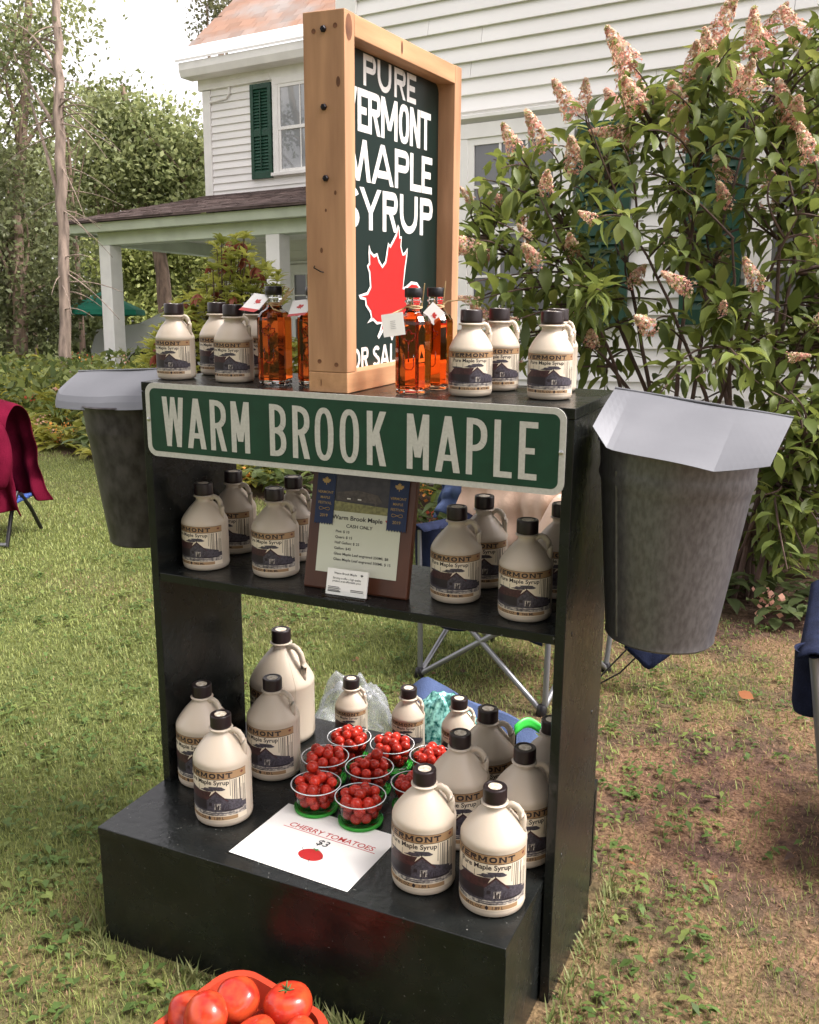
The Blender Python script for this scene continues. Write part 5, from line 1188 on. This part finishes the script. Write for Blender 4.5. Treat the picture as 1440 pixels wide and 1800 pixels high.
for k, (x, y, dep) in enumerate([(860,420,4.7),(950,330,4.6),(1010,480,4.3),(1060,300,4.5),(1120,420,4.2),(1150,230,4.4),(1200,340,4.6),(1240,180,4.3),(1290,420,4.0),(1310,240,4.5),(1370,160,4.2),(1400,380,3.9),(1440,250,4.3),(1500,420,4.1),(1480,640,3.9),(1420,760,3.8)]):
    st = hb + Vector((rnd.uniform(-.26, .26), rnd.uniform(-.16, .16), -.02)); tip = PX(x, y, dep); mid = st.lerp(tip, .42); mid.z = st.z+(tip.z-st.z)*.66
    pts = bez(st, mid, tip, 14); mb = MB(); mb.tube([p+Vector((rnd.uniform(-.008,.008), rnd.uniform(-.008,.008), 0)) for p in pts], [.013*(1-.62*q/14) for q in range(15)], 7); mb.build('stem', M_TWIG, hyd, smooth=True, M=Matrix.Translation(-hb))
    mains.append(pts)
for i, (x, y, dep) in enumerate(edge+tips):
    tip = PX(x, y, dep)
    best = min(((p-tip).length+.25*abs(k-9)/9., mi, k) for mi, pts in enumerate(mains) for k, p in enumerate(pts) if k >= 5 and (p.z < tip.z+.15 or tip.z < 1.1) and (p-tip).length > .2)
    st = mains[best[1]][best[2]]; dist = (tip-st).length
    mid = st.lerp(tip, .5)+Vector((rnd.uniform(-.1,.1), rnd.uniform(-.1,.1), dist*rnd.uniform(.06, .26)))
    pts = bez(st, mid, tip, 12); Ltot = sum((pts[k+1]-pts[k]).length for k in range(12))
    twigs.tube(pts, [.0062*(1-.62*k/12) for k in range(13)], 5)
    s = .01; phi = rnd.uniform(0, 6); nmax = rnd.randint(5, 9); kk = 0; tone = rnd.uniform(.55, 1.3)
    while s < Ltot*.9 and kk < nmax:
        f = max(0, 1-s/Ltot); k = min(11, int(f*12)); p = pts[k].lerp(pts[k+1], f*12-k); t = (pts[k+1]-pts[k]).normalized()
        a = Vector((1,0,0)) if abs(t.x) < .8 else Vector((0,1,0)); e1 = t.cross(a).normalized(); e2 = t.cross(e1)
        for sgn in (0, math.pi):
            an = phi+sgn+rnd.uniform(-.35, .35); out = e1*math.cos(an)+e2*math.sin(an)
            d = out*1.0+t*rnd.uniform(.1, .7)+Vector((0, 0, rnd.uniform(-.55, .12)))
            l = rnd.uniform(.080, .138)*(1 if kk else .75); g = rnd.random()*tone
            c = (.070+.095*g, .102+.105*g, .024+.020*g) if rnd.random() > .13 else (.20, .23, .06)
            leaf_at(p+out.normalized()*.014, d, Vector((0, 0, 1))+Vector((rnd.uniform(-.35,.35), rnd.uniform(-.35,.35), 0)), l, c)
        s += rnd.uniform(.045, .08); phi += 1.57; kk += 1
    if i < len(edge) or (rnd.random() < .24 and y < 640): pan.append((tip, (pts[-1]-pts[-2]).normalized(), y))
P = np.array(LPp); D = np.array(LD); U = np.array(LU); Ls = np.array(LL); Tn = np.array(LT)
Wd = rng.uniform(.70, 1.08, len(P))
order = np.argsort(-(Ls/np.linalg.norm(P-np.array(CAM), axis=1)) + 10*(P[:, 2] < -9)); own = order[:280]; rest = order[280:]
v_, f_, c_ = leaves_mesh(P[rest]-HB, D[rest], U[rest], Ls[rest], Wd[rest], Tn[rest])
tag(link('foliage', np_mesh('foliage', v_, f_, M_LEAF, True, c_), hyd), kind='stuff')
lm = []
for k in range(5):
    g = k/4; lm.append(np_mesh('leaf', LV*np.array([1, 1, .3+.55*k]), LF, M_LEAF, True, np.repeat([[.070+.085*g, .100+.095*g, .024+.018*g]], 11, 0)))
Mx = frame_from(D[own], U[own])
for j, i in enumerate(own):
    o = link('leaf', lm[j % 5], hyd); m3 = Matrix(Mx[j].tolist()) @ Matrix.Diagonal((Ls[i]*Wd[i], Ls[i], Ls[i])); m4 = m3.to_4x4(); m4.translation = Vector(P[i]-HB); o.matrix_local = m4
tag(twigs.build('twigs', M_TWIG, hyd, smooth=True, M=Matrix.Translation(-hb)), kind='stuff')
def panicle(seed):
    r = np.random.default_rng(seed); n = 300; t = r.random(n)**.9; rad = (.056*(1-t)**.7+.007)*np.sqrt(r.uniform(.25, 1, n)); a = r.random(n)*6.283
    Pp = np.stack([rad*np.cos(a), rad*np.sin(a), t*.215-.03], 1); out = np.stack([np.cos(a), np.sin(a), r.uniform(.0, .9, n)], 1)+.4*r.normal(size=(n, 3))
    Vv, Cc = [], []
    for p, d, tt in zip(Pp, out, t):
        d = d/np.linalg.norm(d); e1 = np.cross(d, [0.2, .3, 1]); e1 /= np.linalg.norm(e1); e2 = np.cross(d, e1); s = r.uniform(.008, .016); ph = r.random()*1.57
        base = np.array([.62,.52,.34])*(1-.0) if tt > .55 else np.array([.66,.40,.32]); q = r.random()
        c = (np.array([.78,.66,.50]) if r.random() < .28+.45*tt else np.array([.72,.41,.33]))*(.75+.45*q)
        if r.random() < .08: c = np.array([.36,.38,.13])
        for k in range(2):
            x = e1*math.cos(ph+k*1.57)+e2*math.sin(ph+k*1.57); y = np.cross(d, x)
            Vv += [p+x*s, p+y*s*.38+d*.003, p-x*s, p-y*s*.38+d*.003]; Cc += [c]*4
    return np_mesh('flower_cone', np.array(Vv), np.arange(len(Vv)).reshape(-1, 4), M_PETAL, False, np.array(Cc))
pm = [panicle(i) for i in range(4)]
for j, (tip, t, y) in enumerate(pan):
    o = link('flower_cone', pm[j % 4], hyd); s = rnd.uniform(.65, 1.0) if y < 330 else rnd.uniform(.35, .72)
    d = (t+Vector((rnd.uniform(-.3,.3), rnd.uniform(-.3,.3), .6))).normalized(); q = d.to_track_quat('Z', 'Y').to_matrix().to_4x4(); q.translation = tip-hb
    o.matrix_local = q @ Matrix.Scale(s, 4)

# ---- trees
def tree(name, label, base, trunk, r0, r1, blobs, nleaf, size, ca, cb, seed, bark=None, limbs=10, group=None, clump=.32, nclump=70, extra_twigs=None, asp=.6):
    rg = np.random.default_rng(seed); rd = random.Random(seed); bark = bark or M_BARK; base = Vector(base)
    t = thing(name, label, 'tree', Matrix.Translation(base), group); I = Matrix.Translation(-base)
    mb = MB(); k = len(trunk); pts = [Vector(p) for p in trunk]
    fine = []
    for i in range(k-1):
        for j in range(4): fine.append(pts[i].lerp(pts[i+1], j/4)+Vector((rd.uniform(-.02,.02), rd.uniform(-.02,.02), 0)))
    fine.append(pts[-1]); n = len(fine); mb.tube(fine, [(r0+(r1-r0)*i/(n-1))*rd.uniform(.93,1.08) for i in range(n)], 12); mb.build('trunk', bark, t, smooth=True, M=I)
    cl = []
    wts = np.array([b[1]**2 for b in blobs]); wts = wts/wts.sum()
    for i in range(nclump):
        c, r = blobs[rg.choice(len(blobs), p=wts)]; d = rg.normal(size=3); d /= np.linalg.norm(d); cl.append(np.array(c)+d*r*rg.random()**.45*np.array([1, 1, .9]))
    cl = np.array(cl)
    for i in range(limbs):
        e = Vector(cl[rd.randrange(len(cl))]); f = rd.uniform(.35, .95); s = fine[int(f*(n-1))]; m = s.lerp(e, .5)+Vector((rd.uniform(-.2,.2), rd.uniform(-.2,.2), rd.uniform(.0,.35)))
        mb = MB(); rr = (r0+(r1-r0)*f)*.45; mb.tube(bez(s, m, e, 7), [rr*(1-.8*q/7) for q in range(8)], 7); mb.build('limb', bark, t, smooth=True, M=I)
    if extra_twigs:
        for pth, r in extra_twigs: mb = MB(); mb.tube(pth, [r*(1-.7*q/(len(pth)-1)) for q in range(len(pth))], 6); mb.build('bare_branch', bark, t, smooth=True, M=I)
    if nleaf:
        ci = rg.integers(0, len(cl), nleaf); br = rg.uniform(.65, 1.25, len(cl))
        Pq = cl[ci]+rg.normal(size=(nleaf, 3))*clump*np.array([1, 1, .65]); g = rg.random(nleaf)[:, None]
        col_ = (np.array(ca)*(1-g)+np.array(cb)*g)*br[ci][:, None]
        v, f, c = quad_leaves(Pq-np.array(base), size*rg.uniform(.6, 1.3, nleaf), col_, rg, asp)
        link('crown', np_mesh('crown', v, f, M_LEAF, False, c), t)
    return t
def gp(x, y, dep):
    p = PX(x, y, dep); p.z = float(ground_z(p.x, p.y)); return p
px = lambda x, y, d: tuple(PX(x, y, d))
# slender weathered trunk with drooping dead twigs
tw = []
rd = random.Random(3)
for i in range(34):
    y = rd.uniform(40, 560); sgn = rd.choice((-1, 1, 1)); s = PX(110-(.02)*(600-y), y, 12); ln = rd.uniform(.3, 1.1)
    e = s+Vector((math.cos(YAW)*sgn*ln*.8+rd.uniform(-.2,.2), rd.uniform(-.4,.4), -ln*rd.uniform(.0,.75))); tw.append((bez(s, s.lerp(e, .5)+Vector((0, 0, .12)), e, 6), rd.uniform(.006, .013)))
tree('bare_tree', 'tall pale bare trunk with drooping dead twigs left of the porch', gp(118, 690, 12), [tuple(gp(118, 690, 12)), px(114, 520, 12), px(110, 360, 12), px(104, 200, 12), px(101, 80, 12), px(94, -120, 12)], .078, .045,
     [(px(60, 60, 12.4), .5), (px(85, 140, 12.4), .4), (px(20, 130, 12.4), .5)], 900, .075, (.07,.095,.03), (.13,.15,.06), 31, M_BARKPALE, 8, 'trees left of the house', .22, 26, tw)
tree('leafy_tree', 'lacy leafed tree at the left edge against the white sky', gp(20, 660, 14), [tuple(gp(20, 660, 14)), px(28, 420, 14), px(40, 220, 14), px(50, 20, 14), px(60, -150, 14)], .11, .04,
     [(px(20, 120, 14), .75), (px(60, 20, 14), .7), (px(-60, 60, 14.3), .9), (px(-10, 250, 14), .8), (px(70, 190, 14.2), .55)], 6000, .085, (.14,.17,.07), (.30,.33,.15), 32, None, 16, 'trees left of the house', .26, 110)
tree('maple_tree', 'broad green tree reaching over the porch roof beside the house', gp(300, 640, 18), [tuple(gp(300, 640, 18)), px(285, 480, 18), px(262, 350, 18), px(240, 240, 18), px(215, 150, 18)], .16, .05,
     [(px(215, 215, 18), .85), (px(280, 250, 18), .9), (px(330, 270, 17.6), .75), (px(190, 290, 18.3), .8), (px(250, 330, 18), .8), (px(340, 350, 17.8), .6), (px(170, 200, 18.4), .55), (px(160, 380, 18.6), .8)], 14500, .115, (.12,.155,.055), (.30,.33,.15), 33, None, 22, 'trees left of the house', .26, 170)
tree('shade_tree', 'dark dense tree filling the lower left edge of the wood', gp(30, 640, 13.2), [tuple(gp(30, 640, 13.2)), px(36, 520, 13.2), px(30, 380, 13.2)], .12, .05,
     [(px(20, 430, 13.4), .8), (px(50, 540, 13.4), .75), (px(-40, 500, 13.4), 1.0), (px(75, 360, 13.7), .6), (px(10, 340, 13.8), .7)], 10000, .085, (.085,.09,.04), (.17,.20,.09), 34, None, 12, 'trees left of the house', .26, 110)
tree('ash_tree', 'light green tree seen through the porch opening', gp(330, 640, 24), [tuple(gp(330, 640, 24)), px(332, 520, 24), px(335, 430, 24)], .14, .06,
     [(px(250, 470, 24), .9), (px(330, 460, 24), 1.0), (px(410, 470, 24.4), .9), (px(290, 540, 23.6), .8), (px(200, 440, 24), .9)], 15000, .13, (.15,.19,.055), (.34,.37,.13), 35, None, 12, 'trees left of the house', .30, 110)
tree('chimney_tree', 'treetop showing behind the brick chimney', gp(385, 640, 30), [tuple(gp(385, 640, 30)), px(385, 300, 30), px(388, 40, 30)], .2, .06,
     [(px(388, 15, 30), .7), (px(360, 60, 30), .4), (px(400, -30, 30), .8)], 1500, .13, (.08,.09,.04), (.17,.17,.09), 36, None, 8, 'trees left of the house', .30, 26)
tb = Vector((1.6, -6.2, 0)); tb.z = float(ground_z(tb.x, tb.y))  # unseen tree, added behind the camera to block sky light from the front
tree('added_shade_tree', 'unseen tree added behind the photographer to shade the front of the stand', tb, [tuple(tb), tuple(tb+Vector((.1, .1, 1.8))), tuple(tb+Vector((-.1, .3, 4.0)))], .28, .16,
     [(tuple(tb+Vector((-2.4, 1.0, 5.0))), 2.3), (tuple(tb+Vector((1.6, .8, 5.2))), 2.4), (tuple(tb+Vector((-.4, -.8, 6.2))), 2.6), (tuple(tb+Vector((-4.6, -.2, 4.6))), 2.0)], 15000, .30, (.06,.09,.03), (.16,.19,.07), 41, None, 14, None, .45, 150)
# wood beyond, one mass
rg = np.random.default_rng(50); n = 42000
xs_ = rg.uniform(-330, 640, n); top = 190+90*vnoise(xs_, xs_*0, .012, 5)+50*vnoise(xs_, xs_*0, .05, 6); ys_ = top+(650-top)*rg.random(n)**.8
dd = rg.uniform(25, 31, n); br = .45+.9*fbm(xs_, ys_, .02, 8)
Pw = np.array([list(PX(a, b_, c)) for a, b_, c in zip(xs_, ys_, dd)]); g = rg.random(n)[:, None]
v, f, c = quad_leaves(Pw, rg.uniform(.14, .34, n), (np.array([.11,.14,.055])*(1-g)+np.array([.29,.32,.15])*g)*br[:, None], rg)
tag(link('woods', np_mesh('woods', v, f, M_LEAF, False, c)), 'distant green wood behind the house and porch', 'woods', kind='stuff')
for i, (x, lab) in enumerate(((18, 'thin shaded trunk at the far left edge of the wood'), (64, 'thin dark trunk just left of the pale bare trunk'), (146, 'thin trunk just right of the pale bare trunk'), (206, 'thin leaning trunk rising above the left end of the porch roof'))):
    b0 = gp(x, 640, rd.uniform(15, 19)); h = rd.uniform(3.5, 6)
    tree('slim_tree', lab, b0, [tuple(b0), tuple(b0+Vector((rd.uniform(-.15,.15), 0, h*.5))), tuple(b0+Vector((rd.uniform(-.4,.4), 0, h)))], rd.uniform(.04,.07), .02, [(tuple(b0+Vector((0, 0, h))), .6)], 700, .09, (.07,.09,.03), (.18,.20,.08), 60+i, None, 5, 'trees left of the house', .25, 12)

# ---- rhododendron before the porch
rbp = gp(395, 690, 8.6); rho = thing('rhododendron', 'loose rhododendron shrub with yellow green rosettes before the porch', 'shrub', Matrix.Translation(rbp)); RB = np.array(rbp)
rp_ = [(238,660),(262,600),(300,545),(355,505),(378,432),(400,412),(432,418),(452,470),(490,470),(498,540),(470,585),(540,610),(545,665)]
Pp, Dd, Uu, Ll, Tt = [], [], [], [], []; stems = MB(); k = 0
while k < 560:
    x, y = rd.uniform(235, 550), rd.uniform(412, 668)
    if not inpoly(x, y, rp_): continue
    k += 1; tip = PX(x, y, rd.uniform(8.0, 9.1)); 
    if k % 3 == 0: m = rbp.lerp(tip, .5); m.z += .25; stems.tube(bez(rbp+Vector((rd.uniform(-.3,.3), rd.uniform(-.2,.2), 0)), m, tip, 7), [.014*(1-.75*q/7) for q in range(8)], 5)
    old = rd.random() < .13; a0 = rd.uniform(0, 6); nl = rd.randint(6, 10); g = rd.random()
    for j in range(nl):
        a = a0+6.283*j/nl; el = rd.uniform(.1, .9) if not old else rd.uniform(-1.3, -.7)
        Pp.append(tip); Dd.append((math.cos(a)*math.cos(el), math.sin(a)*math.cos(el), math.sin(el))); Uu.append((0, 0, 1) if abs(el) < 1 else (1, 0, .3)); Ll.append(rd.uniform(.08, .125))
        Tt.append((.26,.085,.05) if old else (.20+.24*g, .235+.22*g, .05+.05*g))
v, f, c = leaves_mesh(np.array(Pp)-RB, np.array(Dd), np.array(Uu), np.array(Ll), np.full(len(Pp), .75), np.array(Tt))
tag(link('foliage', np_mesh('foliage', v, f, M_LEAF, True, c), rho), kind='stuff'); stems.build('stems', M_TWIG, rho, smooth=True, M=Matrix.Translation(-rbp))

# ---- flower bed along the lawn's edge, one mass of ferns, hostas and perennials
rg = np.random.default_rng(90); Pp, Dd, Uu, Ll, Tt, Ww = [], [], [], [], [], []
flow = []
for i in range(1050):
    x = rg.uniform(-10.5, 2.6); off = rg.random()**1.2*2.6+.10; y = bed_edge(x)+off
    if x > .0 and off > 1.2: continue
    z = float(ground_z(x, y)); zone = x < -2.6
    h = (.10+.42*min(1, off/1.4))*rg.uniform(.55, 1.2)*(1.0 if zone else .75)
    tone = fbm(x, y, 1.0, 12); nl = rg.integers(9, 18); wide = off < .45 and rg.random() < .75
    for j in range(nl):
        a = rg.random()*6.283; hz = h*rg.uniform(.25, 1.0); el = rg.uniform(-.25, .9)
        Pp.append((x+math.cos(a)*.07*rg.random()*2, y+math.sin(a)*.07*rg.random()*2, z+hz)); Dd.append((math.cos(a)*math.cos(el), math.sin(a)*math.cos(el), math.sin(el)-.15)); Uu.append((0, 0, 1))
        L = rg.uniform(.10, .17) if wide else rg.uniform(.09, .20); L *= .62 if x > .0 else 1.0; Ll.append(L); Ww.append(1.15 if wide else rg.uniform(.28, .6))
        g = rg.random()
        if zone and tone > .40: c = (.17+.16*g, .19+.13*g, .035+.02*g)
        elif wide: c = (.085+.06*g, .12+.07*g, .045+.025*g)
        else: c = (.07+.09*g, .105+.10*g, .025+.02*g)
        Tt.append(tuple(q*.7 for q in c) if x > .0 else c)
    if rg.random() < (.5 if -1.6 < x < .2 else .10): flow.append((x, y, z+h*1.02))
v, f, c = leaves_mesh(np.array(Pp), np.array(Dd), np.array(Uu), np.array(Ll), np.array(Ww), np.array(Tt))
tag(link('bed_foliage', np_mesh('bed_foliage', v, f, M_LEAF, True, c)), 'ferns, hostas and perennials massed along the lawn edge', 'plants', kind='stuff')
Vv, Cc = [], []
for x, y, z in flow:
    ca = [np.array([.70,.40,.30]), np.array([.75,.34,.08]), np.array([.45,.10,.05])][rg.integers(0, 3)]
    for k in range(22):
        p = np.array([x, y, z])+rg.normal(size=3)*.03; d = rg.normal(size=3); d /= np.linalg.norm(d); e = np.cross(d, [.1,.2,1]); e /= np.linalg.norm(e); w_ = np.cross(d, e); s = rg.uniform(.008, .016)
        Vv += [p+e*s, p+w_*s, p-e*s, p-w_*s]; Cc += [ca*rg.uniform(.7, 1.2)]*4
tag(link('bed_flowers', np_mesh('bed_flowers', np.array(Vv), np.arange(len(Vv)).reshape(-1, 4), M_PETAL, False, np.array(Cc))), 'small peach and orange blossoms among the bed plants', 'flowers', kind='stuff')
# dead leaves lying on the worn ground
Pp, Dd, Uu, Ll, Tt = [], [], [], [], []
while len(Pp) < 170:
    d = 1.2+3.6*rg.random(); a = YAW+R(-14)+R(42)*rg.random(); x = CAM.x+math.sin(a)*d; y = CAM.y+math.cos(a)*d
    if (abs(x) < .5 and -.25 < y < .46) or y > bed_edge(x): continue
    Pp.append((x, y, float(ground_z(x, y))+.014)); az = rg.random()*6.283; Dd.append((math.cos(az), math.sin(az), .15*rg.normal())); Uu.append((.4*rg.normal(), .4*rg.normal(), 1)); Ll.append(.012+.030*rg.random()**2.5)
    Tt.append(np.array([[.24,.11,.05], [.16,.085,.05], [.26,.155,.085], [.10,.06,.045]][rg.integers(0, 4)])*rg.uniform(.7, 1.1))
o = PX(1300, 1180, 3.30); Pp.append((o.x, o.y, float(ground_z(o.x, o.y))+.03)); Dd.append((.6, -.4, -.05)); Uu.append((-.3, -.5, 1)); Ll.append(.065); Tt.append(np.array([.40,.16,.07]))
v, f, c = leaves_mesh(np.array(Pp), np.array(Dd), np.array(Uu), np.array(Ll), np.full(len(Pp), 1.2), np.array(Tt))
tag(link('fallen_leaves', np_mesh('fallen_leaves', v, f, M_LEAF, True, c)), 'small dead leaves scattered over the worn ground', 'leaves', kind='stuff')
# rough herbs between bed and wood
n = 16000; d_ = rg.uniform(9.5, 16, n); x_ = rg.uniform(-260, 260, n); Pu = np.array([list(gp(a, 640, b_)) for a, b_ in zip(x_, d_)]); Pu[:, 2] += rg.random(n)**1.6*(.25+.55*vnoise(Pu[:, 0], Pu[:, 1], .9, 4))
g = rg.random(n)[:, None]; v, f, c = quad_leaves(Pu, rg.uniform(.06, .14, n), (np.array([.05,.08,.022])*(1-g)+np.array([.19,.22,.06])*g)*(.5+vnoise(Pu[:, 0], Pu[:, 1], .6, 9))[:, None], rg)
tag(link('undergrowth', np_mesh('undergrowth', v, f, M_LEAF, False, c)), 'rough green undergrowth between the bed and the trees', 'undergrowth', kind='stuff')

# ---- parked car and garden umbrella far behind the porch
cp = gp(418, 640, 15.6); car = thing('parked_car', 'white car parked behind the porch shrubs', 'car', Matrix.Translation(cp) @ Matrix.Rotation(YAW*-1+R(180+12), 4, 'Z'))
prof = [(-2.15,.30),(-2.2,.62),(-2.0,.82),(-1.45,.92),(-.75,1.38),(.6,1.42),(1.45,1.0),(2.05,.92),(2.15,.6),(2.1,.3)]
def carsec(y, sq):
    return [(x*(1 if z < .7 else 1-.02*sq), y, z) for x, z in prof]
b = MB(); secs = [(-.82, 1), (-.86, .5), (-.86, 0), (.86, 0), (.86, .5), (.82, 1)]
n = len(prof); vs = []
for wy, inset in ((-.80, 1), (-.86, 0), (.86, 0), (.80, 1)): vs += [(x, wy*(.80 if z > 1.1 else 1), z) for x, z in prof]
fs = [(i*n+j, i*n+(j+1)%n, (i+1)*n+(j+1)%n, (i+1)*n+j) for i in range(3) for j in range(n)]+[tuple(range(n-1,-1,-1)), tuple(3*n+j for j in range(n))]
b.add(vs, fs); b.build('body', M_CARWHITE, car, bevel=.04)
for sy in (-1, 1):
    for q in ([(-1.30,.97),(-.72,1.30),(-.12,1.33),(-.12,.97)], [(-.02,.97),(-.02,1.33),(.55,1.34),(1.15,1.0)]):
        b = MB(); b.add([(x, sy*((.87 if z < 1.1 else .715)), z) for x, z in q], [(0,1,2,3)]); b.build('side_window', M_GLASSWIN, car)
b = MB(); b.add([(-1.47,-.74,.95), (-1.47,.74,.95), (-.80,.64,1.36), (-.80,-.64,1.36)], [(0,1,2,3)]); b.build('windscreen', M_GLASSWIN, car)
for wx in (-1.35, 1.35):
    for sy in (-1, 1):
        b = MB(); b.lathe([(.30,-.1),(.32,-.07),(.32,.07),(.30,.1),(.19,.1),(.18,.07),(0,.07)], 24); b.build('wheel', M_TYRE, car, smooth=True, M=Matrix.Translation((wx, sy*.78, .32)) @ Matrix.Rotation(R(-90*sy), 4, 'X'))
up = gp(188, 640, 14); um = thing('garden_umbrella', 'green garden umbrella behind the left porch post', 'umbrella', Matrix.Translation(up))
zt = PX(188, 512, 14).z-up.z; b = MB(); rr = .56; ring = [(rr*math.cos(2*math.pi*i/8), rr*math.sin(2*math.pi*i/8), zt-.27) for i in range(8)]; low = [(x*1.02, y*1.02, z-.07) for x, y, z in ring]
b.add([(0,0,zt)]+ring+low, [(0, 1+i, 1+(i+1)%8) for i in range(8)]+[(1+i, 9+i, 9+(i+1)%8, 1+(i+1)%8) for i in range(8)]); o = b.build('canopy', M_UMB, um); q = o.modifiers.new('gauge', 'SOLIDIFY'); q.thickness = .01
b = MB(); b.tube([(0,0,0), (0,0,zt-.01)], .02, 8); b.build('pole', M_WHITE, um, smooth=True)
